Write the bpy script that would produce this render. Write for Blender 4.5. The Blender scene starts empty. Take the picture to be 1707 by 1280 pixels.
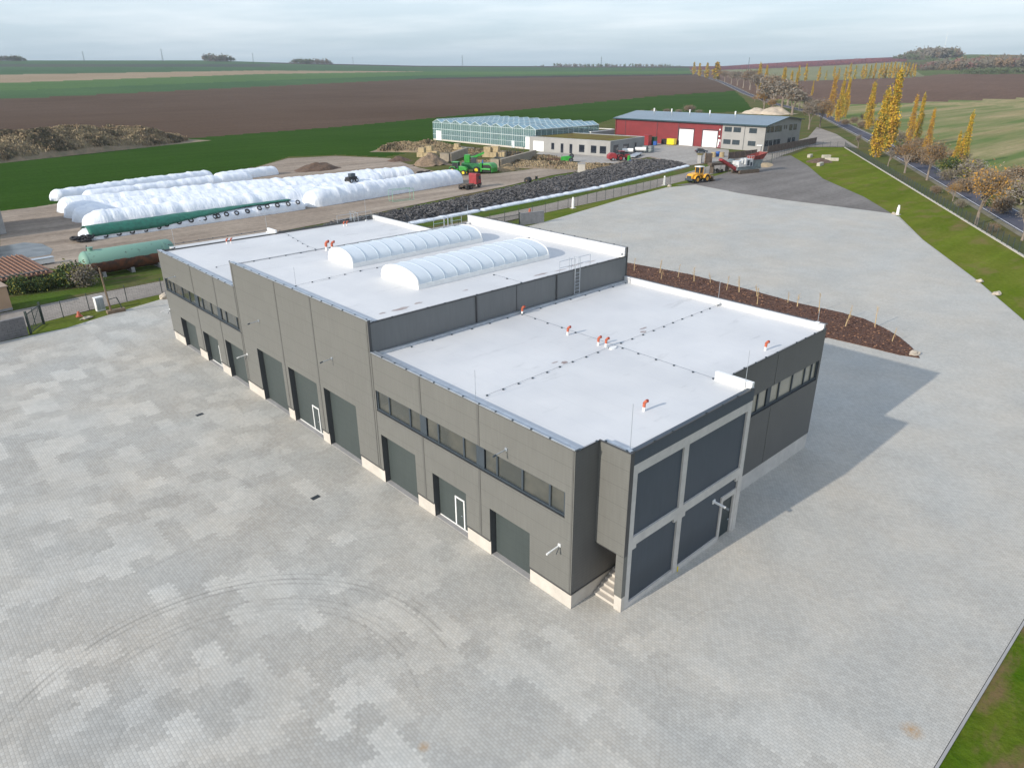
import bpy, bmesh, math, random
import numpy as np
from mathutils import Vector, Matrix, noise as mnoise
random.seed(7); rng = np.random.default_rng(7)
R = math.radians
C = bpy.context.scene.collection
S = bpy.context.scene

# ------------------------------------------------------------------ camera
CAM = (-23.5792, -20.9832, 27.4515); YAW, PIT, ROL, FPX = 0.82745685, 0.4125497, -0.00619661, 1191.999
fw = Vector((math.cos(YAW)*math.cos(PIT), math.sin(YAW)*math.cos(PIT), -math.sin(PIT)))
r0 = Vector((math.sin(YAW), -math.cos(YAW), 0)); u0 = r0.cross(fw)
rt = r0*math.cos(ROL)+u0*math.sin(ROL); up = -r0*math.sin(ROL)+u0*math.cos(ROL)
cd = bpy.data.cameras.new('camera'); cam = bpy.data.objects.new('camera', cd); C.objects.link(cam)
M3 = Matrix((rt, up, -fw)).transposed(); cam.matrix_world = Matrix.Translation(CAM) @ M3.to_4x4()
cd.sensor_width = 36; cd.lens = FPX/1707*36; cd.clip_start = .5; cd.clip_end = 20000
S.camera = cam

# ------------------------------------------------------------------ sun and sky
SUN_EL = R(23.2); sd = Vector((-23.7, 1.9, 0)).normalized()
sun_dir = Vector((sd.x*math.cos(SUN_EL), sd.y*math.cos(SUN_EL), math.sin(SUN_EL)))
sl = bpy.data.lights.new('sun', 'SUN'); sl.energy = 3.4; sl.angle = R(0.6); sl.color = (1, .92, .815)
so = bpy.data.objects.new('sun', sl); C.objects.link(so); so.rotation_euler = (-sun_dir).to_track_quat('-Z', 'Y').to_euler()
W = bpy.data.worlds.new('World'); S.world = W; W.use_nodes = True
nt = W.node_tree; nt.nodes.clear(); N = nt.nodes.new; K = nt.links.new
wo = N('ShaderNodeOutputWorld'); bg = N('ShaderNodeBackground'); bg.inputs[1].default_value = 0.106; K(bg.outputs[0], wo.inputs[0])
sky = N('ShaderNodeTexSky'); sky.sky_type = 'NISHITA'; sky.sun_disc = False; sky.sun_elevation = SUN_EL
sky.sun_rotation = math.atan2(sd.x, sd.y); sky.air_density = 1.0; sky.dust_density = 1.0; sky.ozone_density = 2.0
tc = N('ShaderNodeTexCoord'); sep = N('ShaderNodeSeparateXYZ'); K(tc.outputs['Generated'], sep.inputs[0])
def wm(op, a, b=None, c=None):
    n = N('ShaderNodeMath'); n.operation = op
    for i, v in enumerate((a, b, c)):
        if v is None: continue
        if isinstance(v, (int, float)): n.inputs[i].default_value = v
        else: K(v, n.inputs[i])
    return n.outputs[0]
zz = wm('ADD', wm('MAXIMUM', sep.outputs[2], 0), .045)
cx = wm('DIVIDE', sep.outputs[0], zz); cy = wm('DIVIDE', sep.outputs[1], zz)
cv = N('ShaderNodeCombineXYZ'); K(cx, cv.inputs[0]); K(cy, cv.inputs[1])
mp = N('ShaderNodeMapping'); K(cv.outputs[0], mp.inputs[0]); mp.inputs['Rotation'].default_value = (0, 0, R(52)); mp.inputs['Scale'].default_value = (.30, .24, 1)
nz = N('ShaderNodeTexNoise'); nz.inputs['Scale'].default_value = 1.0; nz.inputs['Detail'].default_value = 5; nz.inputs['Roughness'].default_value = .55; K(mp.outputs[0], nz.inputs[0])
cr = N('ShaderNodeValToRGB'); cr.color_ramp.elements[0].position = .42; cr.color_ramp.elements[1].position = .70; K(nz.outputs[0], cr.inputs[0])
hz = N('ShaderNodeValToRGB'); e = hz.color_ramp.elements   # pale hazy air near the horizon
e[0].position = 0; e[0].color = (2.3, 3.3, 4.2, 1); e[1].position = .5; e[1].color = (3.7, 4.75, 6.5, 1)
m = hz.color_ramp.elements.new(.12); m.color = (6.9, 7.8, 8.5, 1)
K(sep.outputs[2], hz.inputs[0])
mxa = N('ShaderNodeMix'); mxa.data_type = 'RGBA'; mxa.inputs[0].default_value = .8; K(sky.outputs[0], mxa.inputs[6]); K(hz.outputs[0], mxa.inputs[7])
mxb = N('ShaderNodeMix'); mxb.data_type = 'RGBA'; mxb.inputs[7].default_value = (9.2, 9.3, 9.4, 1)
K(wm('MULTIPLY', wm('MULTIPLY', cr.outputs[0], .5), wm('MINIMUM', wm('MULTIPLY', wm('MAXIMUM', sep.outputs[2], 0), 14.), 1.)), mxb.inputs[0]); K(mxa.outputs[2], mxb.inputs[6]); K(mxb.outputs[2], bg.inputs[0])
S.view_settings.view_transform = 'Standard'; S.view_settings.look = 'None'; S.view_settings.exposure = 0.49; S.view_settings.gamma = 1
S.render.engine = 'CYCLES'; S.cycles.transparent_max_bounces = 24; S.cycles.max_bounces = 6; S.cycles.volume_bounces = 0

# ------------------------------------------------------------------ picture <-> place
CAMV = Vector(CAM)
def ray(px, py): return (fw + rt*((px-853.5)/FPX) - up*((py-640)/FPX))
SKY = [(-300,100),(0,101),(345,101),(460,104.5),(560,107),(700,110),(1000,111),(1150,111),(1205,110.5),(1330,103),(1500,95),(1560,92),(1620,91),(1707,92),(2000,94)]
_sk = []
for x, y in SKY:
    d = ray(x, y); _sk.append((math.atan2(d.y, d.x), d.z/math.hypot(d.x, d.y)))
_sk.sort(); SKA = np.array([a for a, _ in _sk]); SKE = np.array([b for _, b in _sk]); RR0, RR1 = 700., 2600.
def ke(az): return CAM[2]+np.interp(az, SKA, SKE)*RR1
def terr(x, y):
    dx, dy = np.asarray(x)-CAM[0], np.asarray(y)-CAM[1]; r = np.hypot(dx, dy)
    k = ke(np.arctan2(dy, dx)); t = np.clip((r-RR0)/(RR1-RR0), 0, 1)
    return k*t - np.where(r > RR1, (r-RR1)*.01, 0)
def tz(x, y): return float(terr(x, y))
def at(px, py, z=0.):
    d = ray(px, py); h = math.hypot(d.x, d.y); t = (z-CAM[2])/d.z if d.z < 0 else 1e9
    if t*h > RR0 or d.z >= 0:
        te = d.z/h; k = float(ke(math.atan2(d.y, d.x)))/(RR1-RR0)
        rr = (CAM[2]+k*RR0)/(k-te) if k > te else RR1
        rr = min(max(rr, RR0), RR1); t = rr/h
        p = CAMV+d*t; return Vector((p.x, p.y, tz(p.x, p.y)))
    return CAMV+d*t
def on(px, py, ax, v):
    d = ray(px, py); return CAMV+d*((v-CAM[ax])/d[ax])
def proj_np(P):
    d = P-np.array(CAM); k = d@np.array(fw); k = np.where(k < 1, 1, k)
    return 853.5+FPX*(d@np.array(rt))/k, 640-FPX*(d@np.array(up))/k

# ------------------------------------------------------------------ materials
class MT:
    def __init__(s, name, rough=.8, metal=0.):
        s.m = bpy.data.materials.new(name); s.m.use_nodes = True; s.t = s.m.node_tree; s.t.nodes.clear()
        s.o = s.N('ShaderNodeOutputMaterial'); s.b = s.N('ShaderNodeBsdfPrincipled'); s.L(s.b.outputs[0], s.o.inputs[0])
        s.b.inputs['Roughness'].default_value = rough; s.b.inputs['Metallic'].default_value = metal
        s.g = s.N('ShaderNodeNewGeometry').outputs[0]
    def N(s, k): return s.t.nodes.new(k)
    def L(s, a, b): s.t.links.new(a, b)
    def put(s, inp, v):
        if isinstance(v, (int, float)): inp.default_value = v
        elif isinstance(v, tuple): inp.default_value = (*v, 1) if len(v) == 3 and inp.type == 'RGBA' else v
        else: s.L(v, inp)
    def ma(s, op, a, b=None, c=None):
        n = s.N('ShaderNodeMath'); n.operation = op
        for i, v in enumerate((a, b, c)):
            if v is not None: s.put(n.inputs[i], v)
        return n.outputs[0]
    def xyz(s, v=None):
        n = s.N('ShaderNodeSeparateXYZ'); s.L(v or s.g, n.inputs[0]); return n.outputs
    def vec(s, x, y, z=0.):
        n = s.N('ShaderNodeCombineXYZ')
        for i, v in enumerate((x, y, z)): s.put(n.inputs[i], v)
        return n.outputs[0]
    def mapv(s, scale=(1, 1, 1), rot=0., loc=(0, 0, 0), v=None):
        n = s.N('ShaderNodeMapping'); s.L(v or s.g, n.inputs[0]); n.inputs['Scale'].default_value = scale
        n.inputs['Rotation'].default_value = (0, 0, rot); n.inputs['Location'].default_value = loc; return n.outputs[0]
    def noise(s, scale, v=None, detail=4, rough=.55, d=0.):
        n = s.N('ShaderNodeTexNoise'); s.L(v or s.g, n.inputs[0]); n.inputs['Scale'].default_value = scale
        n.inputs['Detail'].default_value = detail; n.inputs['Roughness'].default_value = rough; n.inputs['Distortion'].default_value = d; return n.outputs[0]
    def white(s, v):
        n = s.N('ShaderNodeTexWhiteNoise'); s.L(v, n.inputs[0]); return n.outputs[0], n.outputs[1]
    def ramp(s, v, stops, const=False):
        n = s.N('ShaderNodeValToRGB'); e = n.color_ramp.elements
        while len(e) < len(stops): e.new(.5)
        for i, (p, c) in enumerate(stops): e[i].position = p; e[i].color = (*c, 1) if isinstance(c, tuple) else (c, c, c, 1)
        if const: n.color_ramp.interpolation = 'CONSTANT'
        s.put(n.inputs[0], v); return n.outputs[0]
    def mix(s, f, a, b, mode='MIX'):
        n = s.N('ShaderNodeMix'); n.data_type = 'RGBA'; n.blend_type = mode
        s.put(n.inputs[0], f); s.put(n.inputs[6], a); s.put(n.inputs[7], b); return n.outputs[2]
    def scale_col(s, col, f): return s.mix(1., col, f, 'MULTIPLY')
    def bump(s, h, dist=.02, strength=1.):
        n = s.N('ShaderNodeBump'); n.inputs['Distance'].default_value = dist; n.inputs['Strength'].default_value = strength
        s.L(h, n.inputs['Height']); s.L(n.outputs[0], s.b.inputs['Normal'])
    def col(s, c): s.put(s.b.inputs['Base Color'], c); return s
MATS = {}
def mat(name, c, rough=.7, var=.15, sc=1., metal=0., c2=None, bump=0., det=4, spec=None):
    if name in MATS: return MATS[name]
    t = MT(name, rough, metal); n = t.noise(sc, detail=det)
    f = t.ramp(n, [(.35, 0.), (.65, 1.)])
    c2 = c2 or tuple(x*(1-var) for x in c)
    t.col(t.mix(f, c, c2))
    if bump: t.bump(t.noise(sc*3, detail=3), bump)
    if spec is not None: t.b.inputs['Specular IOR Level'].default_value = spec
    MATS[name] = t.m; return t.m

def field(name, a, b, rowdir=0., sc=.02, rows=0., fine=.35, c3=None, bump=.25, c3s=(.004, .05), c3t=(.46, .56)):
    t = MT(name, 1.); t.b.inputs['Specular IOR Level'].default_value = .0
    big = t.ramp(t.noise(sc, detail=5, rough=.6), [(.3, 0.), (.7, 1.)])
    c = t.mix(big, a, b)
    st = t.noise(1., t.mapv((.012, .25, 1), rowdir), detail=4, rough=.6)
    c = t.scale_col(c, t.ramp(st, [(.3, 1-rows), (.7, 1+rows)]))
    fi = t.noise(fine, detail=5, rough=.7)
    c = t.scale_col(c, t.ramp(fi, [(.3, .8), (.7, 1.18)]))
    if c3:
        s3 = t.ramp(t.noise(1., t.mapv((*c3s, 1), rowdir), detail=5, rough=.65), [(c3t[0], 0.), (c3t[1], 1.)])
        c = t.mix(s3, c, c3)
    t.col(c); t.bump(fi, bump); return t.m
ROWD = -YAW+R(90)-R(8)
F_GRASS = field('grass_field', (.026, .064, .009), (.036, .078, .012), R(-15), .02, .1, .8)
F_BROWN = field('ploughed_soil', (.086, .058, .041), (.108, .075, .055), R(-15), .008, .12, .5)
F_GREEN2 = field('green_crop', (.07, .125, .05), (.045, .095, .045), R(-15), .004, .12, .3)
F_TAN = field('tan_stubble', (.26, .2, .13), (.3, .235, .16), R(-15), .01, .1, .3)
F_DKGREEN = field('far_meadow', (.05, .10, .05), (.065, .12, .06), R(-15), .003, .3, .1)
F_DKBROWN = field('dark_soil', (.05, .04, .045), (.065, .05, .05), R(-15), .004, .1, .2)
F_BROWN2 = field('loam_field', (.12, .078, .058), (.145, .094, .07), R(-42), .006, .12, .4)
F_RED = field('orchard_ground', (.13, .052, .055), (.1, .045, .055), R(-30), .006, .25, .08)
F_PALE = field('pale_meadow', (.2, .2, .12), (.17, .18, .1), R(-30), .006, .15, .2)
F_STUB = field('stubble', (.29, .235, .12), (.32, .265, .15), R(-36), .03, .12, .5, c3=(.12, .165, .055), c3t=(.40, .62))
F_SCRUB = field('scrub_ground', (.11, .09, .055), (.07, .085, .035), 0, .05, .1, .6)
F_OLIVE = field('olive_meadow', (.10, .13, .05), (.08, .11, .045), R(-30), .006, .1, .2)
F_DIRT = field('compacted_dirt', (.34, .285, .23), (.24, .195, .155), R(7), .05, .24, .9, bump=.05)
F_BASE = field('rough_grass', (.07, .10, .022), (.115, .10, .045), 0, .08, .1, .9)
F_RVERGE = field('road_verge_grass', (.075, .105, .028), (.13, .105, .05), R(30), .08, .1, .8)

def paving():
    t = MT('concrete_pavers', .85); t.b.inputs['Specular IOR Level'].default_value = .25
    x, y, z = t.xyz()
    # each paver 20 x 15 cm, laid in rows along the long front
    bx = t.ma('FLOOR', t.ma('DIVIDE', x, .16)); odd = t.ma('MODULO', t.ma('ABSOLUTE', bx), 2.)
    yy = t.ma('ADD', y, t.ma('MULTIPLY', odd, .12)); by = t.ma('FLOOR', t.ma('DIVIDE', yy, .24))
    wv, wc = t.white(t.vec(bx, by, 3.))
    # pallets laid down together: blocks of the same tone with toothed edges
    def blocks(sx, sy, sh, seed):
        jx = t.ma('ADD', t.ma('MULTIPLY', bx, .16), t.ma('MULTIPLY', t.ma('MODULO', t.ma('ABSOLUTE', by), 2.), .14))
        jy = t.ma('MULTIPLY', by, .24)
        wob = t.ma('MULTIPLY', t.ma('SUBTRACT', t.noise(.45, t.vec(bx, seed), detail=1), .5), 0.)
        row = t.ma('FLOOR', t.ma('DIVIDE', jx, sx)); ofs = t.white(t.vec(row, seed, 1.))[0]
        cl = t.ma('FLOOR', t.ma('ADD', t.ma('DIVIDE', jy, sy), t.ma('MULTIPLY', ofs, sh)))
        return t.white(t.vec(row, cl, seed))[0]
    b2 = blocks(2.7, 1.6, 2., 23.)
    jx = t.ma('ADD', t.ma('MULTIPLY', bx, .16), t.ma('MULTIPLY', t.ma('MODULO', t.ma('ABSOLUTE', by), 2.), .16)); jy = t.ma('MULTIPLY', by, .24)
    row = t.ma('FLOOR', t.ma('DIVIDE', jx, 1.28)); cel = t.ma('FLOOR', t.ma('DIVIDE', t.ma('ADD', jy, t.ma('MULTIPLY', row, .72)), 1.68))
    cw = t.white(t.vec(row, cel, 5.))[0]; cn = t.noise(.42, t.vec(row, cel, 2.), detail=2)
    b1 = t.ramp(t.ma('ADD', cn, t.ma('MULTIPLY', t.ma('SUBTRACT', cw, .5), .22)), [(.50, 0.), (.53, .55), (.58, .6), (.61, 1.)])
    reg = t.ramp(t.noise(.045, detail=3), [(.33, .45), (.5, 1.)])
    # tall contrast in the forecourt left of the hall, calm elsewhere
    calm = t.ramp(t.ma('MULTIPLY_ADD', x, .012, .5), [(.40, 1.), (.60, .15)])
    amp = t.ma('MULTIPLY', reg, calm)
    tone = t.ma('ADD', b1, t.ma('MULTIPLY', b2, .35))
    tone = t.ma('MULTIPLY', t.ma('SUBTRACT', tone, .52), t.ma('MULTIPLY', amp, .24))
    cl = t.ma('MULTIPLY', t.ma('SUBTRACT', t.noise(.25, detail=6, rough=.65), .5), .30)
    cl2 = t.ma('MULTIPLY', t.ma('SUBTRACT', t.noise(.035, t.mapv((1, 2.2, 1), R(-30)), detail=5), .5), .30)
    pv = t.ma('MULTIPLY', t.ma('SUBTRACT', wv, .5), .14)
    f = t.ma('ADD', t.ma('ADD', 1., tone), t.ma('ADD', t.ma('ADD', cl, cl2), pv))
    # joints
    fx = t.ma('FRACT', t.ma('DIVIDE', x, .16)); fy = t.ma('FRACT', t.ma('DIVIDE', yy, .24))
    jn = t.ma('MINIMUM', t.ma('MINIMUM', fx, t.ma('SUBTRACT', 1., fx)), t.ma('MINIMUM', t.ma('MULTIPLY', fy, 1.5), t.ma('MULTIPLY', t.ma('SUBTRACT', 1., fy), 1.5)))
    joint = t.ramp(jn, [(.03, .74), (.11, 1.)])
    f = t.ma('MULTIPLY', f, joint)
    # tyre marks: arcs left by turning lorries, worn grey
    def arc(cxx, cyy, rad, w, s, a0, a1):
        dx = t.ma('SUBTRACT', x, cxx); dy = t.ma('SUBTRACT', y, cyy)
        rr = t.ma('SQRT', t.ma('ADD', t.ma('MULTIPLY', dx, dx), t.ma('MULTIPLY', dy, dy)))
        k = t.ma('SUBTRACT', 1., t.ma('MINIMUM', t.ma('DIVIDE', t.ma('ABSOLUTE', t.ma('SUBTRACT', rr, rad)), w), 1.))
        k = t.ma('MULTIPLY', k, k); an = t.ma('ARCTAN2', dy, dx)
        if a1 > a0:
            g = t.ma('MULTIPLY', t.ma('GREATER_THAN', an, a0), t.ma('LESS_THAN', an, a1)); k = t.ma('MULTIPLY', k, g)
        wear = t.ramp(t.noise(.5, detail=3), [(.36, .2), (.58, 1.)])
        return t.ma('MULTIPLY', t.ma('MULTIPLY', k, s), wear)
    tot = None
    for a in ((-17.3, 4.6, 10.7, .17, .40, -.2, 2.3), (-17.3, 4.6, 11.1, .18, .52, -.1, 2.5), (-17.3, 4.6, 11.55, .13, .32, .1, 2.2), (-17.3, 4.6, 8.5, .18, .30, -.4, 2.2), (-17.3, 4.6, 8.95, .14, .26, -.2, 1.9), (-17.3, 4.6, 9.4, .14, .22, .2, 1.9),
              (-15.5, 33., 13., .14, .18, 0, 0), (-15.5, 33., 10.8, .14, .16, 0, 0), (-16., 41, 14., .12, .15, 0, 0), (-40., 20, 33., .16, .15, 0, 0), (-40., 20, 30.8, .16, .15, 0, 0), (4., -11., 6., .1, .13, 0, 0),
              (-10, 2., 12.6, .12, .16, 0, 0), (-13, 8., 4.2, .12, .2, 0, 0)):
        k = arc(*a); tot = k if tot is None else t.ma('ADD', tot, k)
    f = t.ma('MULTIPLY', f, t.ma('SUBTRACT', 1., t.ma('MINIMUM', t.ma('MULTIPLY', tot, .68), .5)))
    warm = t.ramp(t.noise(.12, detail=4), [(.35, 0.), (.7, 1.)])
    c = t.mix(warm, (.42, .412, .378), (.45, .415, .355))
    c = t.mix(t.ma('MULTIPLY', t.ramp(wc, [(0., 0.), (1., 1.)]), .3), c, (.41, .415, .395))
    c = t.scale_col(c, f)
    # a few rusty spots
    rust = None
    for rx, ry, rr in ((-11.2, -1.6, .35), (-15.6, -6.1, .3), (-14.6, -4.9, .25), (5.5, -16., .6), (-1.2, -14.5, .25)):
        dx = t.ma('SUBTRACT', x, rx); dy = t.ma('SUBTRACT', y, ry)
        d = t.ma('SQRT', t.ma('ADD', t.ma('MULTIPLY', dx, dx), t.ma('MULTIPLY', dy, dy)))
        k = t.ma('MAXIMUM', t.ma('SUBTRACT', 1., t.ma('DIVIDE', d, rr)), 0.); rust = k if rust is None else t.ma('ADD', rust, k)
    rust = t.ma('MULTIPLY', rust, t.ramp(t.noise(6.), [(.3, .2), (.7, 1.)]))
    c = t.mix(rust, c, (.36, .2, .06)); t.col(c)
    t.bump(jn, .015, .35); return t.m
PAVING = paving()

def cladding(name, c, c2, seam=1.12, rib=.16, horiz=True):
    t = MT(name, .5, .0)
    x, y, z = t.xyz()
    n = t.noise(.35, detail=3); col = t.mix(t.ramp(n, [(.3, 0.), (.7, 1.)]), c, c2)
    fr = t.ma('FRACT', t.ma('DIVIDE', z, rib)); ribs = t.ramp(fr, [(0., .93), (.25, 1.03), (.6, 1.), (1., .96)])
    col = t.scale_col(col, ribs)
    fs = t.ma('FRACT', t.ma('DIVIDE', t.ma('ADD', z, .05), seam)); sm = t.ramp(fs, [(0., .80), (.03, .84), (.045, 1.)])
    col = t.scale_col(col, sm); t.col(col)
    col2 = t.scale_col(col, t.ramp(t.noise(2., t.mapv((3, 3, .3))), [(.3, .94), (.7, 1.05)])); t.col(col2)
    t.bump(t.ma('MULTIPLY', fr, 1.), .006, .4); t.b.inputs['Specular IOR Level'].default_value = .35; return t.m
CLAD = cladding('grey_ribbed_cladding', (.150, .150, .138), (.141, .141, .13))
CLADD = cladding('dark_ribbed_cladding', (.15, .155, .155), (.14, .145, .145), 50., 9.)
SLATE = cladding('slate_blue_panel', (.058, .074, .094), (.05, .066, .085), 50., 50.)
def conc(name, c, c2, sc=1.2, seam=0.):
    t = MT(name, .85); col = t.mix(t.ramp(t.noise(sc, detail=6, rough=.65), [(.3, 0.), (.7, 1.)]), c, c2)
    col = t.scale_col(col, t.ramp(t.noise(sc*.35, t.mapv((1, 1, .2)), detail=3), [(.3, .9), (.7, 1.05)]))
    t.col(col); t.bump(t.noise(12, detail=3), .004); return t.m
CONC = conc('pale_concrete', (.56, .52, .46), (.47, .435, .385))
CONCF = conc('frame_concrete', (.56, .53, .49), (.46, .44, .41), 1.5)
CONCG = conc('grey_concrete', (.36, .35, .34), (.28, .275, .27))
DOORM = cladding('door_panel', (.058, .072, .070), (.052, .065, .064), .6, 50.)
JAMB = mat('jamb_metal', (.075, .08, .085), .5, .1, 1., .2)
ANTH = mat('anthracite_metal', (.06, .078, .095), .45, .15, 1., .3)
DARKM = mat('dark_flashing', (.075, .076, .078), .45, .15, 1., .3)
GALV = mat('galvanised_steel', (.48, .52, .56), .4, .2, 2., .5)
WHITE = mat('white_paint', (.78, .78, .76), .5, .08, 2.)
BLACK = mat('black_rubber', (.018, .018, .02), .75, .4, 3., bump=.01)
ORANGE = mat('orange_plastic', (.50, .12, .06), .5, .2, 5.)
def membrane():
    t = MT('roof_membrane', .6); x, y, z = t.xyz()
    c = t.mix(t.ramp(t.noise(.3, detail=5), [(.3, 0.), (.7, 1.)]), (.61, .61, .605), (.55, .555, .56))
    fy = t.ma('FRACT', t.ma('DIVIDE', t.ma('ADD', x, .4), 1.6)); c = t.scale_col(c, t.ramp(fy, [(0., .93), (.02, .95), (.035, 1.)]))
    st = t.ramp(t.noise(.55, t.mapv((.35, 1.5, 1)), detail=5, rough=.7), [(.60, 1.), (.76, .74)]); c = t.scale_col(c, st)
    c = t.scale_col(c, t.ramp(t.noise(.12, detail=2), [(.35, .95), (.6, 1.02)]))
    t.col(c); t.bump(t.noise(1.2, detail=3), .01); return t.m
MEMB = membrane()
def puddle():
    t = MT('dirty_membrane', .35); t.col(t.mix(t.ramp(t.noise(3.), [(.4, 0.), (.6, 1.)]), (.24, .17, .15), (.36, .31, .29))); return t.m
PUD = puddle()
def glass(name, c, rough=.08, c2=None):
    t = MT(name, rough); t.col(t.mix(t.ramp(t.noise(.5, detail=3), [(.4, 0.), (.6, 1.)]), c, c2 or c)); t.b.inputs['Specular IOR Level'].default_value = .8; t.b.inputs['IOR'].default_value = 1.6
    t.bump(t.noise(.7, detail=2), .01); return t.m
GLASS = glass('window_glass', (.045, .05, .045), .06, (.075, .075, .062))
GLASSB = glass('beige_glass', (.30, .28, .22), .1, (.24, .235, .19))  # opaque panes coloured beige, mottled between two tones
GLASSF = glass('far_window_glass', (.04, .055, .065), .1)
def poly():
    t = MT('polycarbonate', .35); t.col((.56, .62, .67)); t.b.inputs['Transmission Weight'].default_value = .0
    t.b.inputs['Subsurface Weight'].default_value = .0; t.col(t.mix(t.ramp(t.noise(.8), [(.3, 0.), (.7, 1.)]), (.56, .61, .65), (.61, .66, .69))); return t.m
POLY = poly(); POLYR = mat('skylight_rib', (.44, .51, .57), .4, .05)
GRASS = field('lawn', (.092, .135, .012), (.135, .15, .025), R(-30), .12, .15, 1.6, c3=(.18, .14, .06), bump=.06, c3s=(.08, .16), c3t=(.53, .70))
GRASSV = field('verge_grass', (.08, .125, .014), (.13, .14, .035), 0, .12, .15, 1.4, bump=.06)
VERGE2 = field('rough_verge', (.062, .115, .014), (.085, .10, .03), 0, .09, .15, 1.2, c3=(.13, .10, .055), bump=.1, c3s=(.05, .2), c3t=(.5, .62))
GRASSN = field('near_lawn', (.05, .105, .006), (.095, .12, .015), 0, .35, .15, 1.8, c3=(.15, .11, .05), bump=.12, c3s=(.12, .3), c3t=(.5, .6))
TRACKM = field('track_gravel', (.30, .27, .235), (.24, .215, .19), R(8), .1, .1, 1.5, bump=.04)
GRAVEL = field('dark_gravel', (.15, .14, .13), (.225, .21, .197), R(-60), .035, .12, 1.1, bump=.15)
ASPH = field('asphalt', (.082, .085, .105), (.10, .10, .12), R(30), .05, .15, 1., bump=.02)
CYARD = field('concrete_yard', (.36, .34, .31), (.31, .29, .265), R(8), .05, .1, .8, bump=.02)
MULCH = mat('bark_mulch', (.15, .065, .035), .95, 0, 6., c2=(.06, .026, .017), bump=.15)
SOIL = mat('brown_soil', (.16, .10, .065), .95, 0, 1.2, c2=(.09, .055, .036), bump=.4)
SCRUBM = mat('dry_scrub', (.26, .19, .12), .95, 0, .35, c2=(.17, .14, .085), bump=.6)
SANDM = mat('sand_heap', (.55, .46, .35), .95, 0, .3, c2=(.45, .37, .28), bump=.3)
ROCK = mat('pale_rock', (.52, .45, .36), .9, .3, 2., bump=.05)
STRAW = mat('straw_block', (.42, .33, .19), .9, .3, 1., bump=.1)
BLOCKC = conc('block_concrete', (.32, .27, .2), (.22, .19, .15), .8)
def film():
    t = MT('white_silage_film', .38); t.col(t.mix(t.ramp(t.noise(.8, detail=4), [(.3, 0.), (.7, 1.)]), (.80, .83, .86), (.66, .70, .76)))
    t.bump(t.noise(1., t.mapv((2.6, .4, .6)), detail=5, rough=.6), .2, 1.); return t.m
FILM = film()
TARP = mat('green_tarp', (.018, .15, .10), .6, .35, 1.5, bump=.08)
TYREC = mat('tyre_cover', (.07, .07, .072), .8, 0, 1.4, c2=(.125, .12, .12), bump=.2)
RED = mat('red_paint', (.30, .030, .035), .45, .25, 1.); GREENP = mat('green_paint', (.03, .30, .035), .4, .3, 1.); YELLOW = mat('yellow_paint', (.72, .36, .03), .45, .2, 1.)
YELL2 = mat('bright_yellow', (.75, .60, .02), .45, .1, 1.); BLUE = mat('blue_paint', (.03, .12, .42), .5, .2, 1.)
REDW = mat('red_sheet_wall', (.20, .020, .024), .55, .15, .4); GREYW = conc('grey_render', (.33, .325, .31), (.29, .285, .275), .4)
GREYD = conc('grey_render_dark', (.25, .25, .24), (.22, .22, .21), .4)
ROOFB = mat('blue_metal_roof', (.10, .17, .22), .22, .35, .05, .5); ROOFE = mat('roof_edge', (.04, .075, .09), .4, .1, 1., .4)
SEDUM = field('sedum_roof', (.16, .15, .04), (.13, .09, .05), 0, .2, .1, 1., bump=.05)
BROWNW = mat('brown_slat_wall', (.13, .095, .075), .8, .35, 1.5, bump=.05)
WOOD = mat('weathered_wood', (.24, .17, .11), .85, .35, 3.); BARK = mat('grey_bark', (.24, .195, .155), .9, .3, 2., bump=.03)
CHASS = mat('muddy_chassis', (.12, .09, .065), .8, .4, 3.); MACHW = mat('machine_white', (.58, .60, .60), .5, .25, 1.); MACHG = mat('machine_grey', (.16, .20, .21), .6, .4, 1.)
TILE = mat('clay_tiles', (.27, .14, .09), .85, 0, 3., c2=(.17, .095, .065), bump=.05); MAROON = mat('maroon_sheet', (.22, .06, .06), .7, .3, 2.)
BEIGE = mat('beige_render', (.45, .30, .19), .8, .1, 1.)
FENCEM = mat('green_wire', (.03, .045, .04), .6, .1)
def tankm():
    t = MT('tank_paint', .6); n = t.noise(1.2, detail=5); x, y, z = t.xyz()
    rust = t.mix(t.ramp(n, [(.4, 0.), (.6, 1.)]), (.17, .06, .03), (.07, .035, .025)); gr = t.mix(t.ramp(n, [(.62, 0.), (.72, 1.)]), (.17, .31, .24), (.06, .07, .06))
    k = t.ma('GREATER_THAN', t.ma('ADD', z, t.ma('MULTIPLY', t.ma('SUBTRACT', n, .5), .5)), 2.3); t.col(t.mix(k, rust, gr)); return t.m
TANK = tankm()
def leafm(name, c, c2):
    t = MT(name, .7); t.col(t.mix(t.ramp(t.noise(.6, detail=3), [(.35, 0.), (.65, 1.)]), c, c2)); t.b.inputs['Specular IOR Level'].default_value = .2; return t.m
LY = leafm('yellow_leaf', (.56, .37, .035), (.44, .27, .025)); LO = leafm('orange_leaf', (.44, .24, .04), (.34, .18, .04)); LG = leafm('olive_leaf', (.26, .24, .04), (.18, .18, .04))
LB = leafm('brown_leaf', (.24, .15, .08), (.17, .115, .065)); LT = leafm('twig', (.25, .21, .155), (.19, .16, .12)); LDG = leafm('dark_green_leaf', (.04, .075, .025), (.055, .09, .03))
LP = leafm('grey_twig', (.24, .22, .19), (.18, .165, .145))
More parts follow.
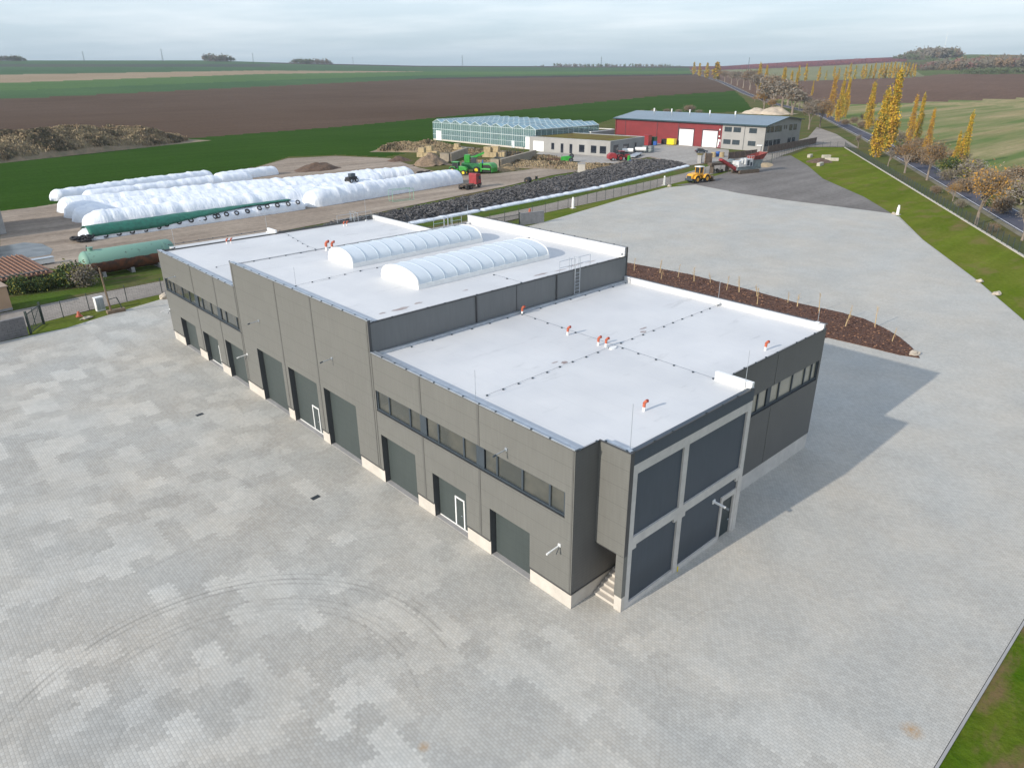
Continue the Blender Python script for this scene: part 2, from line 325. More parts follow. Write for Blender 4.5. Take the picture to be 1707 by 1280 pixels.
def ghglass():
    t = MT('greenhouse_glass', .1); tr = t.N('ShaderNodeBsdfTransparent'); tr.inputs[0].default_value = (.72, .86, .84, 1)
    t.b.inputs['Base Color'].default_value = (.26, .40, .42, 1); t.b.inputs['Roughness'].default_value = .12
    ms = t.N('ShaderNodeMixShader'); ms.inputs[0].default_value = .45; t.L(tr.outputs[0], ms.inputs[1]); t.L(t.b.outputs[0], ms.inputs[2]); t.L(ms.outputs[0], t.o.inputs[0]); return t.m
GHG = ghglass()
GHR = mat('greenhouse_roof_glass', (.22, .36, .42), .15, .35, .2)

# ------------------------------------------------------------------ mesh helpers
class MB:
    def __init__(s): s.v = []; s.f = []; s.mi = []; s.ms = []
    def m(s, mt):
        if mt not in s.ms: s.ms.append(mt)
        return s.ms.index(mt)
    def add(s, vs, fs, mt):
        o = len(s.v); k = s.m(mt); s.v += [tuple(v) for v in vs]
        for f in fs: s.f.append(tuple(i+o for i in f)); s.mi.append(k)
        return s
    def box(s, a, b, mt, M=None):
        x0, y0, z0 = a; x1, y1, z1 = b
        vs = [Vector(p) for p in ((x0,y0,z0),(x1,y0,z0),(x1,y1,z0),(x0,y1,z0),(x0,y0,z1),(x1,y0,z1),(x1,y1,z1),(x0,y1,z1))]
        if M: vs = [M @ v for v in vs]
        return s.add(vs, [(0,3,2,1),(4,5,6,7),(0,1,5,4),(1,2,6,5),(2,3,7,6),(3,0,4,7)], mt)
    def tube(s, p, q, r, mt, n=6, r2=None, cap=True):
        p, q = Vector(p), Vector(q); d = (q-p).normalized(); a = d.orthogonal().normalized(); b = d.cross(a); r2 = r if r2 is None else r2
        vs = [p+(a*math.cos(2*math.pi*i/n)+b*math.sin(2*math.pi*i/n))*r for i in range(n)]+[q+(a*math.cos(2*math.pi*i/n)+b*math.sin(2*math.pi*i/n))*r2 for i in range(n)]
        fs = [(i, (i+1) % n, n+(i+1) % n, n+i) for i in range(n)]
        if cap: fs += [tuple(range(n))[::-1], tuple(range(n, 2*n))]
        return s.add(vs, fs, mt)
    def prism(s, prof, axis, a, b, mt, M=None):   # prof: 2D points; axis 'x','y','z' extruded from a to b
        n = len(prof)
        def P(u, w, t): return {'x': (t, u, w), 'y': (u, t, w), 'z': (u, w, t)}[axis]
        vs = [Vector(P(u, w, a)) for u, w in prof]+[Vector(P(u, w, b)) for u, w in prof]
        if M: vs = [M @ v for v in vs]
        return s.add(vs, [(i, (i+1) % n, n+(i+1) % n, n+i) for i in range(n)]+[tuple(range(n))[::-1], tuple(range(n, 2*n))], mt)
    def build(s, name, parent=None, smooth=False, bevel=0.):
        me = bpy.data.meshes.new(name); me.from_pydata(s.v, [], s.f)
        for mm in s.ms: me.materials.append(mm)
        me.polygons.foreach_set('material_index', s.mi)
        if smooth: me.polygons.foreach_set('use_smooth', [True]*len(s.f))
        me.update(); bm = bmesh.new(); bm.from_mesh(me); bmesh.ops.recalc_face_normals(bm, faces=bm.faces); bm.to_mesh(me); bm.free()
        o = bpy.data.objects.new(name, me); C.objects.link(o)
        if parent: o.parent = parent
        if bevel:
            b = o.modifiers.new('bevel', 'BEVEL'); b.width = bevel; b.segments = 2; b.limit_method = 'ANGLE'
        return o
def tag(o, label=None, cat=None, group=None, kind=None):
    if label: o['label'] = label
    if cat: o['category'] = cat
    if group: o['group'] = group
    if kind: o['kind'] = kind
    return o
def thing(name, label, cat, loc=(0, 0, 0), rz=0., group=None):
    o = bpy.data.objects.new(name, None); C.objects.link(o); o.location = loc; o.rotation_euler = (0, 0, rz); o.empty_display_size = .2
    return tag(o, label, cat, group)
def copy_tree(o, parent=None):
    c = o.copy(); C.objects.link(c); c.parent = parent
    for ch in o.children: copy_tree(ch, c)
    return c
def wheel(mb, c, r, w, mt=None, rim=None, ax='y', n=16):
    c = Vector(c); d = Vector((0, 1, 0)) if ax == 'y' else Vector((1, 0, 0))
    mb.tube(c-d*w/2, c+d*w/2, r, mt or BLACK, n)
    if rim: mb.tube(c-d*(w/2+.02), c+d*(w/2+.02), r*.55, rim, 12)
def sheet(name, pts, z, mt, thick=0., label=None):
    bm = bmesh.new(); vs = [bm.verts.new((p[0], p[1], z)) for p in pts]; f = bm.faces.new(vs)
    if f.normal.z < 0: f.normal_flip()
    if thick:
        r = bmesh.ops.extrude_face_region(bm, geom=[f]); bmesh.ops.translate(bm, vec=(0, 0, -thick), verts=[g for g in r['geom'] if isinstance(g, bmesh.types.BMVert)])
    bmesh.ops.triangulate(bm, faces=bm.faces[:]); bmesh.ops.recalc_face_normals(bm, faces=bm.faces)
    me = bpy.data.meshes.new(name); bm.to_mesh(me); bm.free(); me.materials.append(mt)
    o = bpy.data.objects.new(name, me); C.objects.link(o); o['kind'] = 'structure'; return o
def A(*pp): return [tuple(at(x, y)[:2]) for x, y in pp]

# ------------------------------------------------------------------ terrain: one grid, split by field
def terrain():
    fine = np.arange(-42, 42, .065); az = np.concatenate([np.arange(-180, -42, 4.), fine, np.arange(42, 180, 4.)]); az = np.radians(az)+YAW; na = len(az)
    rs = [0., 20., 40., 60.]
    while rs[-1] < 2700: rs.append(rs[-1]+min(max(1., rs[-1]**2*3.7e-5), 24.))
    while rs[-1] < 3150: rs.append(rs[-1]+150)
    rs = np.array(rs); nr = len(rs)
    RR, AA = np.meshgrid(rs, az, indexing='ij'); X = CAM[0]+RR*np.cos(AA); Y = CAM[1]+RR*np.sin(AA); Z = terr(X, Y)-.12
    V = np.stack([X, Y, Z], -1).reshape(-1, 3)
    i, j = np.meshgrid(np.arange(nr-1), np.arange(na), indexing='ij'); j2 = (j+1) % na
    Fq = np.stack([i*na+j, (i+1)*na+j, (i+1)*na+j2, i*na+j2], -1).reshape(-1, 4)
    cen = V[Fq].mean(1); px, py = proj_np(cen); rc = np.hypot(cen[:, 0]-CAM[0], cen[:, 1]-CAM[1])
    ang = np.arctan2(cen[:, 1]-CAM[1], cen[:, 0]-CAM[0])-YAW; ang = (ang+np.pi) % (2*np.pi)-np.pi
    px = np.where(np.abs(ang) > R(60), np.where(ang > 0, -900, 2600), px); back = np.abs(ang) > R(75)
    I = lambda pts: np.interp(px, [p[0] for p in pts], [p[1] for p in pts])
    ids = np.full(len(cen), 0)
    bb = I([(0,258),(280,234),(430,222),(562,212),(720,197),(860,184),(1100,160),(1225,152),(1262,150)])
    bt = I([(0,166),(430,145),(680,133),(1150,126)]); dkt = I([(679,134),(700,131),(860,127.5),(1150,124)])
    g1 = I([(0,139),(430,124),(700,120),(1150,119)]); tt = I([(0,125),(430,118),(700,119.6),(1150,119)])
    dk = np.where(px > 450, I([(450,106),(700,112),(1150,113.5)]), -50)
    mid = I([(0,152),(430,135),(700,126),(1150,122)])
    left = np.select([py > bb, py > bt, (py > dkt) & (px > 680), py > mid, py > g1, (py > tt) & (px < 705), py < dk, (py > 107.5) & (py < 112) & (px < 450)], [1, 2, 6, 3, 12, 4, 6, 13], 5)
    # the right-hand side of the road
    rl = I([(1155,119),(1208,118),(1326,136),(1529,129),(1569,124),(1707,124)]); rb = I([(1300,165),(1410,175),(1707,164)])
    rh = I([(1203,117),(1330,113),(1509,103),(1512,103)])
    right = np.select([py > rb, py > rl, (py < rh) & (px < 1512), (px < 1500+(py-103)*1.7), py > 118, py > 103], [8, 7, 9, 10, 11, 14], 11)
    roadx = np.interp(py, [120,124,135,150,165,190,232,302,390,900], [1150,1156,1199,1226,1254,1322,1420,1510,1665,2600])
    ids = np.where(px > roadx, right, left)
    ed = np.interp(py, [122,136,150,165,188,240,330], [1150,1190,1222,1240,1258,1262,1262]); ids = np.where((ids == 1) & (px > ed), 15, ids)
    ids = np.where((ids == 8) & (px < roadx+np.interp(py, [160,230,400], [35,70,75])), 15, ids)
    # dirt works yard north of the hall, rough grass round it
    dline = I([(-300,362),(0,352),(60,345),(380,292),(480,262),(560,258),(640,262),(760,243),(880,222),(1000,205),(1030,196),(1120,190),(1262,186),(1330,190)])
    ids = np.where((py > dline) & (px <= roadx) & (ids != 15), 0, ids)
    ids = np.where(back, 1, ids); ids = np.where(rc < 75, 0, ids)
    names = {0: ('waste_ground', F_BASE), 1: ('grass_field', F_GRASS), 2: ('ploughed_field', F_BROWN), 3: ('crop_field', F_GREEN2), 12: ('bright_crop_field', field('light_crop', (.085, .15, .05), (.07, .13, .05), R(-15), .004, .12, .3)), 4: ('stubble_strip', F_TAN), 5: ('far_meadow', F_DKGREEN), 6: ('dark_soil_field', F_DKBROWN),
             13: ('fallow_strip', field('fallow', (.075, .085, .07), (.06, .075, .07), R(-15), .004, .1, .2)), 7: ('loam_field', F_BROWN2), 8: ('stubble_field', F_STUB), 9: ('orchard_hill', F_RED), 10: ('pale_meadow', F_PALE), 11: ('hill_meadow', F_OLIVE), 14: ('scrub_slope', F_SCRUB), 15: ('road_verge', F_RVERGE)}
    for k, (n, mt) in names.items():
        fq = Fq[ids == k]
        if not len(fq): continue
        used, inv = np.unique(fq, return_inverse=True); inv = inv.reshape(fq.shape); me = bpy.data.meshes.new(n)
        me.vertices.add(len(used)); me.vertices.foreach_set('co', V[used].astype(np.float32).ravel())
        me.loops.add(inv.size); me.loops.foreach_set('vertex_index', inv.ravel().astype(np.int32))
        me.polygons.add(len(inv)); me.polygons.foreach_set('loop_start', np.arange(0, inv.size, 4, dtype=np.int32)); me.polygons.foreach_set('loop_total', np.full(len(inv), 4, np.int32))
        me.materials.append(mt); me.update(calc_edges=True); me.validate(); o = bpy.data.objects.new(n, me); C.objects.link(o); o['kind'] = 'structure'
terrain()

# ------------------------------------------------------------------ ground sheets
yard = [(-75,-17.35),(53,-17.35)]+A((1707,535),(1657,492),(1628,468),(1537,400),(1497,361),(1485,356),(1400,345),(1310,334),(1235,323),(1160,308),(1110,313),(1040,331),(1000,343),(905,371))+[(48,76.5),(22,78)]+A((275,497),(190,522),(110,547),(52,559))+[(-30,72.5),(-75,70)]
sheet('paved_yard', yard, 0, PAVING, .1)
sheet('near_lawn', [(-75,-17.4),(53,-17.4),(60,-60),(-75,-60)], -.06, GRASSN)
sheet('lawn_slope', A((1497,361),(1537,400),(1628,468),(1707,535))+[(53,-17.4),(90,-40),(112,-10)]+A((1707,428),(1600,358),(1408,246),(1350,246),(1318,260),(1345,275),(1375,300),(1440,330)), -.05, GRASS)
sheet('gravel_lot', A((1125,309),(1160,309),(1235,324),(1310,335),(1400,346),(1497,362),(1440,328),(1372,298),(1345,275),(1318,259),(1290,262),(1220,285),(1160,303)), -.035, GRAVEL)
sheet('fence_verge', A((0,575),(52,560),(110,548),(190,523),(275,498),(275,474))+[(4,80.4)]+A((55,540),(0,560)), -.045, GRASSV)
sheet('north_verge', A((905,372),(1000,344),(1110,314),(1160,309),(1235,288),(1215,284),(1135,299),(1060,317),(1011,329),(906,353))+[(60,80.8),(20,80),(20,78),(48,76.5)], -.045, GRASSV)
trk = A((0,560),(55,541))+[(-4.1,79.3),(5.2,80.3),(30,82.5),(60,84.5)]+A((930,350),(1011,333),(1060,321),(1135,303),(1230,280),(1287,265),(1346,245),(1408,245),(1432,247),(1395,224),(1362,212),(1347,229),(1270,253),(1215,267),(1140,289),(1060,307),(1000,319),(905,342))+[(60,90.5),(30,88.5),(8,87.2)]+A((160,489),(60,510),(0,522))
sheet('gravel_track', trk, -.03, TRACKM)
dy = A((0,352),(60,345),(380,292),(480,264),(560,260),(650,264),(700,280),(760,292),(830,289),(900,280),(965,271),(1010,264),(1040,262),(1100,258),(1180,262),(1210,265),(1215,267),(1150,276),(1080,262),(1000,280),(920,292),(840,311),(760,327),(640,352),(560,368),(400,398),(300,420),(160,440),(95,448),(0,440))
sheet('dirt_yard', dy, -.05, F_DIRT)
sheet('concrete_yard', A((975,277),(1010,264),(1072,243),(1100,232),(1160,244),(1215,250),(1215,267),(1150,275),(1085,261),(1040,267),(1000,280),(960,287)), -.025, CYARD)
sheet('garden_path', A((720,240),(893,256),(900,253),(1020,262),(985,272),(892,262),(800,249),(690,236)), -.04, CYARD)
sheet('clamp_verge', A((0,452),(95,450),(160,440),(300,421),(400,399),(560,369),(640,353),(760,328),(840,312),(920,293),(1000,281),(1080,263),(1150,277),(1215,268),(1140,289),(1060,307),(1000,319),(905,342))+[(60,90.6),(30,88.6),(8,87.3)]+A((160,488),(60,509),(0,521)), -.06, VERGE2)

# road on the terrain
def strip(name, L, Rr, dz, mt, n=60, kind='structure'):
    def res(P):
        P = [Vector((*p[:2],)) for p in P]; ds = [0]
        for a, b in zip(P, P[1:]): ds.append(ds[-1]+(b-a).length)
        return [(float(np.interp(t, ds, [p[0] for p in P])), float(np.interp(t, ds, [p[1] for p in P]))) for t in np.linspace(0, ds[-1], n)]
    a, b = res(L), res(Rr); mb = MB(); vs = []
    for p, q in zip(a, b): vs += [(*p, tz(*p)+dz), (*q, tz(*q)+dz)]
    mb.add(vs, [(2*i, 2*i+1, 2*i+3, 2*i+2) for i in range(n-1)], mt); o = mb.build(name); o['kind'] = kind; return o
rdir = Vector((60, 35.2)).normalized(); rn = Vector((rdir.y, -rdir.x))
rc = [Vector((132.0, 11.4))-rdir*160, Vector((132.0, 11.4)), Vector((192, 46.6)), Vector((304, 112.6)), Vector((463, 211))]
far = [at(1240,157), at(1199,137), at(1155,122)]; rc += [Vector(p[:2]) for p in far]
def off(P, d):
    out = []
    for i, p in enumerate(P):
        t = (P[min(i+1, len(P)-1)]-P[max(i-1, 0)]).normalized(); out.append(p+Vector((t.y, -t.x))*d)
    return out
strip('road', off(rc, 0), off(rc, 6.6), -.02, ASPH, 90)
LINE = mat('road_line_paint', (.72, .72, .7), .7, .2, 1.)
strip('road_edge_line', off(rc, .3), off(rc, .48), 0.005, LINE, 90); strip('road_edge_line', off(rc, 6.1), off(rc, 6.28), 0.005, LINE, 90)
strip('road_shoulder', off(rc, -1.3), off(rc, 7.8), -.06, field('shoulder', (.22, .2, .16), (.16, .15, .1), 0, .1, .1, 1.), 90)
kb = [at(1408, 246)+Vector((0, 0, 0))]+[at(1600, 358), at(1707, 428)]; k0, k1 = at(1408, 246), at(1707, 428); kd = (k1-k0).normalized(); kn = Vector((-kd.y, kd.x, 0))
mb = MB(); ke_ = k1+kd*45
mb.add([k0-kn*.2+Vector((0,0,-.1)), ke_-kn*.2+Vector((0,0,-.1)), ke_+kn*.2+Vector((0,0,-.1)), k0+kn*.2+Vector((0,0,-.1)), k0-kn*.2+Vector((0,0,.14)), ke_-kn*.2+Vector((0,0,.14)), ke_+kn*.2+Vector((0,0,.14)), k0+kn*.2+Vector((0,0,.14))], [(0,3,2,1),(4,5,6,7),(0,1,5,4),(1,2,6,5),(2,3,7,6),(3,0,4,7)], CONC)
o = mb.build('kerb'); o['kind'] = 'structure'
# pale kerb round the paved yard (right and bottom edge)
def kerbline(P, name='kerb'):
    mb = MB()
    for a, b in zip(P, P[1:]):
        a, b = Vector((*a, 0)), Vector((*b, 0)); d = (b-a).normalized(); n = Vector((-d.y, d.x, 0))*.06
        mb.add([a-n+Vector((0,0,-.1)), b-n+Vector((0,0,-.1)), b+n+Vector((0,0,-.1)), a+n+Vector((0,0,-.1)), a-n+Vector((0,0,.02)), b-n+Vector((0,0,.02)), b+n+Vector((0,0,.02)), a+n+Vector((0,0,.02))], [(0,3,2,1),(4,5,6,7),(0,1,5,4),(1,2,6,5),(2,3,7,6),(3,0,4,7)], CONCG)
    o = mb.build(name); o['kind'] = 'structure'
kerbline([(-75,-17.44),(53.05,-17.44)]+A((1708,536),(1658,493),(1629,468),(1538,400),(1498,360.5)))

# ------------------------------------------------------------------ main hall
BW, L1, L2, L3, BA, BB, BC, H1, H2 = 27.23, 18.81, 41.18, 60.8, 1.83, 2.06, 13.53, 10.0, 12.1
hall = thing('workshop_hall', 'large grey metal clad flat roofed workshop hall in the middle of the paved yard', 'building')
def wall(mb, o, u, L, z0, z1, holes, mt, depth=.45, jamb=None, n=None):
    """plane wall from o along u, with rectangular openings and their reveals (n points inwards)"""
    o, u = Vector(o), Vector(u); n = Vector(n)
    us = sorted({0., L, *[x for h in holes for x in h[:2]]}); zs = sorted({z0, z1, *[min(max(z, z0), z1) for h in holes for z in h[2:]]})
    for a, b in zip(us, us[1:]):
        for c, d in zip(zs, zs[1:]):
            mu, mz = (a+b)/2, (c+d)/2
            if any(h[0] < mu < h[1] and h[2] < mz < h[3] for h in holes): continue
            mb.add([o+u*a+Vector((0,0,c)), o+u*b+Vector((0,0,c)), o+u*b+Vector((0,0,d)), o+u*a+Vector((0,0,d))], [(0,1,2,3)], mt)
    for a, b, c, d in holes:
        c2, d2 = max(c, z0), min(d, z1)
        if d2 <= c2: continue
        j = jamb or mt
        for uu in (a, b): mb.add([o+u*uu+Vector((0,0,c2)), o+u*uu+n*depth+Vector((0,0,c2)), o+u*uu+n*depth+Vector((0,0,d2)), o+u*uu+Vector((0,0,d2))], [(0,1,2,3)], j)
        if d <= z1: mb.add([o+u*a+Vector((0,0,d)), o+u*b+Vector((0,0,d)), o+u*b+n*depth+Vector((0,0,d)), o+u*a+n*depth+Vector((0,0,d))], [(0,1,2,3)], j)
        if c >= z0 and c > .2: mb.add([o+u*a+Vector((0,0,c)), o+u*b+Vector((0,0,c)), o+u*b+n*depth+Vector((0,0,c)), o+u*a+n*depth+Vector((0,0,c))], [(0,1,2,3)], j)
X_ = (1, 0, 0); Y_ = (0, 1, 0)
near_doors = [(14.3, 18.4, 0, 3.95), (8.97, 12.42, 0, 3.4), (3.26, 6.72, 0, 3.4)]
mid_doors = [(33.3, 38.1, 0, 5.05), (27.4, 32.2, 0, 5.02), (21.6, 26.3, 0, 5.05)]
far_doors = [(53.3, 57.5, 0, 3.3), (47.5, 51.3, 0, 3.3), (41.4, 45.5, 0, 3.9)]
WZ0, WZ1 = 5.8, 7.32
near_win = (.62, 18.62, WZ0, WZ1); far_win = (40.88, 60.3, 5.78, 7.1)
PZ = 1.02
# long front (faces west): cladding above, concrete plinth below, openings through both
for y0, y1, top, doors, win in ((0, L1, H1, near_doors, [near_win]), (L1, L2, H2+.12, mid_doors, []), (L2, L3, H1, far_doors, [far_win])):
    hs = [(a-y0, b-y0, c, d) for a, b, c, d in doors]; hw = [(max(a, y0)-y0, min(b, y1)-y0, c, d) for a, b, c, d in win]
    if win and win[0][0] < y0: hw = [(.02, win[0][1]-y0, win[0][2], win[0][3])]
    mb = MB(); wall(mb, (0, y0, 0), Y_, y1-y0, PZ, top, hs+hw, CLAD, .46, JAMB, X_); mb.build('front_wall', hall)
    mb = MB(); wall(mb, (.05, y0, 0), Y_, y1-y0, -.1, PZ, hs, CONC, .41, JAMB, X_); mb.build('plinth', hall)
    # drip flashing between plinth and cladding
    us = [y0]+[v for h in sorted(doors) for v in h[:2]]+[y1]
    for a, b in zip(us[::2], us[1::2]): mb = MB(); mb.box((-.03, a, PZ-.04), (.0, b, PZ+.03), DARKM); mb.build('drip_flashing', hall)
    # coping along the top
    mb = MB(); mb.box((-.05, y0, top), (.05, y1-.002, top+.03), DARKM); mb.box((-.045, y0+.01, top+.031), (.05, y1-.01, top+.09), GALV); mb.box((.052, y0+.03, top-.25), (.36, y1-.03, top+.06), GALV); mb.build('front_coping', hall)
# cover strips at panel joints
def seam(y, z0, z1, w=.09):
    mb = MB(); mb.box((-.025, y-w, z0), (.0-.001, y+w, z1), mat('joint_strip', (.115, .115, .107), .5, .1, 1.)); mb.build('joint_strip', hall)
for y in (7.6, 13.3): seam(y, PZ+.05, WZ0-.06); seam(y, WZ1+.05, H1-.02)
for y in (26.85, 32.75): seam(y, PZ+.05, H2+.08)
for y in (45.95, 51.75): seam(y, PZ+.05, 5.72); seam(y, 7.16, H1-.02)
for y, top in ((.12, H1), (L1, H1), (L2, H1), (L1+.25, H2), (L2-.3, H2)): seam(y, PZ+.05, top-.02, .05)
# sectional doors
def sect_door(a, b, h, person=None):
    mb = MB(); mb.box((.47, a, .02), (.56, b, h), DOORM); d = mb.build('sectional_door', hall)
    mb = MB(); mb.box((.1, a+.02, -.01), (.7, b-.02, .035), CONCG); mb.build('threshold', hall)
    if person:
        y0, y1 = person; mb = MB(); t = .055; x0, x1 = .42, .468
        mb.box((x0, y0-t, .1), (x1, y0+t, 2.3), WHITE); mb.box((x0, y1-t, .1), (x1, y1+t, 2.3), WHITE); mb.box((x0, y0+t, 2.2), (x1, y1-t, 2.3), WHITE); mb.build('wicket_door_frame', d)
        mb = MB(); mb.box((.44, a+.05, .03), (.469, b-.05, .1), WHITE); mb.build('bottom_rail', d)
        mb = MB(); mb.tube((.40, y0+.16, 1.05), (.40, y0+.28, 1.05), .02, GALV); mb.build('handle', d)
for i, (a, b, c, h) in enumerate(near_doors): sect_door(a, b, h, (9.75, 10.62) if i == 1 else None)
for i, (a, b, c, h) in enumerate(mid_doors): sect_door(a, b, h, (28.5, 29.5) if i == 1 else None)
for i, (a, b, c, h) in enumerate(far_doors): sect_door(a, b, h, (47.9, 48.75) if i == 1 else None)
# window bands
def win_band(y0, y1, z0, z1, mull, panels, ax='y', gl=GLASS, fixed=0.):
    mbf = MB(); t = .07
    def bx(a, b, c, d, e, f, mt, target):
        if ax == 'y': target.box((c, a, e), (d, b, f), mt)
        else: target.box((a, fixed+c, e), (b, fixed+d, f), mt)
    bx(y0, y1, .03, .2, z0, z0+.12, ANTH, mbf); bx(y0, y1, .08, .2, z1-.08, z1, ANTH, mbf); bx(y0, y1, -.05, .1, z0-.05, z0, DARKM, mbf)
    for mm in [y0+t, *mull, y1-t]: bx(mm-t, mm+t, .075, .2, z0+.12, z1-.08, ANTH, mbf)
    for a, b in panels: bx(a, b, .07, .19, z0+.12, z1-.08, ANTH, mbf)
    f = mbf.build('window_frame', hall); eds = [y0+t, *sorted([*mull, *[v for p in panels for v in p]]), y1-t]
    for a, b in zip(eds, eds[1:]):
        if any(abs(a-p[0]) < .01 for p in panels) or b-a < .15: continue
        mb = MB(); bx(a+t, b-t, .15, .17, z0+.12, z1-.08, gl, mb); mb.build('pane', f)
win_band(.62, 18.62, WZ0, WZ1, [17.13, 14.71, 11.64, 9.11, 6.08, 3.95, 1.81], [(12.88, 13.56), (7.2, 7.92)])
win_band(40.9, 60.3, 5.78, 7.1, [59.2, 58.06, 55.58, 53.62, 50.1, 47.98, 44.38, 41.93], [(51.2, 52.1), (45.55, 46.35)])
# corner window return on the plain end of near band
# side walls facing south (right in the picture)
HW = (BC+4.3, 26.95, 5.98, 7.5)
def side(y, x0, x1, z0, z1, mt, holes=(), name='side_wall', dep=.3):
    mb = MB(); wall(mb, (x0, y, 0), X_, x1-x0, z0, z1, [(a-x0, b-x0, c, d) for a, b, c, d in holes], mt, dep, JAMB, (0, 1, 0)); return mb.build(name, hall)
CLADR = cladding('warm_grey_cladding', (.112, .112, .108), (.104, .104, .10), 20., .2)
side(0, 0, BA, PZ, H1, CLADR); side(.002, BA, BC, PZ, 9.45, CLADR); side(0, BC, BW, PZ+.3, H1, CLADR, [(BC+.3, 26.95, 5.98, 7.5)])
mb = MB(); mb.box((.053, .05, -.1), (BC, .4, PZ-.003), CONC); mb.build('plinth', hall)
mb = MB(); mb.box((BC, .04, -.1), (BW-.13, .4, PZ+.3), CONCF); mb.box((BW-.128, .04, -.1), (BW-.02, .12, PZ+.3), CONCF); mb.build('plinth', hall)
mb = MB(); mb.box((0, -.03, PZ-.04), (BA+4, -.001, PZ+.04), DARKM); mb.build('drip_flashing', hall)
win_band(BC+.3, 26.95, 5.98, 7.5, [15.2, 16.4, 18.41, 21.29, 23.18, 25.02, 26.1], [(19.6, 20.1)], 'x', GLASSB, 0.)
mb = MB(); mb.box((20.25, -.02, PZ+.35), (20.35, -.001, 5.9), mat('joint_strip', (.10, .10, .095), .5, .1, 1.)); mb.box((20.25, -.02, 7.56), (20.35, -.001, H1-.08), mat('joint_strip', (.1, .1, .1))); mb.build('joint_strip', hall)
# projecting bay with concrete frame
y = -BB; by = y+.12
bay = []
def fr(a, b, c, d, mt=CONCG, y0=None, y1=None, nm='concrete_frame'):
    mb = MB(); mb.box((a, y if y0 is None else y0, c), (b, .0 if y1 is None else y1, d), mt); return mb.build(nm, hall)
fr(2.12, 2.5, -.1, 9.2, CONCF, y, y+.5); fr(13.1, BC, -.1, 9.2, CONCF, y, y+.5); fr(6.62, 7.06, .3, 8.6, CONCF, y+.002, y+.3)
fr(2.5, 13.1, 8.6, 9.2, CONCF, y, y+.5); fr(2.5, 6.62, 4.08, 4.66, CONCF, y+.004, y+.3); fr(7.06, 13.1, 4.08, 4.66, CONCF, y+.004, y+.3); fr(2.5, 11.4, -.1, .32, CONCF, y+.006, y+.3)
fr(2.5, 2.85, 3.85, 4.08, CONCF, y+.01, y+.28, 'corbel'); fr(6.3, 6.62, 3.8, 4.08, CONCF, y+.01, y+.28, 'corbel'); fr(7.06, 7.38, 3.8, 4.08, CONCF, y+.01, y+.28, 'corbel'); fr(12.8, 13.1, 3.8, 4.08, CONCF, y+.01, y+.28, 'corbel')
fr(6.62, 7.06, -.1, .3, CONCF, y-.03, y+.3, 'column_foot')
mb = MB()
for a, b, c, d in ((2.5, 6.62, 4.66, 8.6), (7.06, 13.1, 4.66, 8.6), (2.5, 6.62, .32, 4.08), (7.06, 11.4, .32, 4.08), (11.4, 13.1, 3.2, 4.08)): mb.box((a, by, c), (b, by+.1, d), SLATE)
mb.build('slate_infill', hall)
fr(11.4, 11.62, -.1, 3.2, CONCF, y+.03, y+.3, 'door_surround'); fr(12.88, 13.1, -.1, 3.2, CONCF, y+.03, y+.3, 'door_surround'); fr(11.62, 12.88, 2.86, 3.2, CONCF, y+.032, y+.3, 'door_surround')
mb = MB(); mb.box((11.62, y+.16, .0), (12.88, y+.22, 2.86), mat('side_door', (.02, .035, .04), .4, .1, 1.)); dd = mb.build('side_door', hall)
mb = MB(); mb.box((12.6, y+.1, 1.0), (12.75, y+.15, 1.06), GALV); mb.build('handle', dd)
mb = MB(); mb.box((BA+.29, y-.01, 9.2), (BC+.02, y+.3, H1), SLATE); mb.build('bay_fascia', hall)
mb = MB(); wall(mb, (BA, y, 0), Y_, -y, 3.7, H1, [], CLAD, .1, None, X_); mb.build('bay_wall', hall)
mb = MB(); mb.box((BA-.04, y-.02, 1.0), (BA+.29, y+.5, 3.7), CLAD); mb.box((BA-.02, y-.018, 3.702), (BA+.285, y-.001, H1-.03), DARKM); mb.build('corner_cladding', hall)
mb = MB(); mb.box((BA+.02, y, -.1), (BA+.29, y+.5, 1.0), CONC); mb.build('column_foot', hall)
mb = MB(); mb.box((BA+.02, y+.3, 3.62), (BC, 0, 3.7), DARKM); mb.build('soffit', hall)
mb = MB(); mb.box((BA+.31, y+.31, 0), (BC-.05, y+.4, 3.6), CONCG); mb.build('stair_wall', hall)
mb = MB(); mb.box((BC-.02, y+.001, 0), (BC-.002, 0, H1), CLADR); mb.build('bay_wall', hall)
mb = MB()
for i in range(6): mb.box((1.95+i*.32, y+.32, -.05), (1.95+(i+1)*.32+(.0 if i < 5 else 1.2), -.01, .17*(i+1)), CONC)
mb.build('stairs', hall)
ZH0 = H2-.45
# back and far walls
for (a, b, z1) in ((0, L1, H1), (L1, L2, H2), (L2, L3, H1)):
    mb = MB(); mb.box((BW-.12, a+(.13 if a == 0 else 0), -.1), (BW-.002, b-.002, z1), CLADR); mb.build('back_wall', hall)
mb = MB(); mb.box((.06, L3-.1, -.1), (BW-.12, L3, H1-.08), CLADR); mb.build('north_wall', hall); mb = MB(); mb.box((BA, L3+.002, 0), (BC, L3+BB, 9.45), CLADR); mb.build('north_wall', hall)
mb = MB(); mb.box((.06, L1+.001, 9.6), (BW-.12, L1+.12, H2), CLADD); mb.build('upper_wall', hall)
mb = MB(); mb.box((.06, L2-.12, 9.6), (BW-.12, L2-.001, ZH0), CLADD); mb.box((.06, L2-.12, ZH0), (BW-.12, L2-.003, H2-.05), MEMB); mb.build('upper_wall', hall)
mb = MB(); mb.box((-.04, L1-.03, H1+.1), (.16, L1+.02, H2+.2), DARKM); mb.build('corner_flashing', hall); mb = MB(); mb.box((BW-.14, L1-.03, H1+.3), (BW+.02, L1+.098, H2+.82), DARKM); mb.build('corner_flashing', hall)
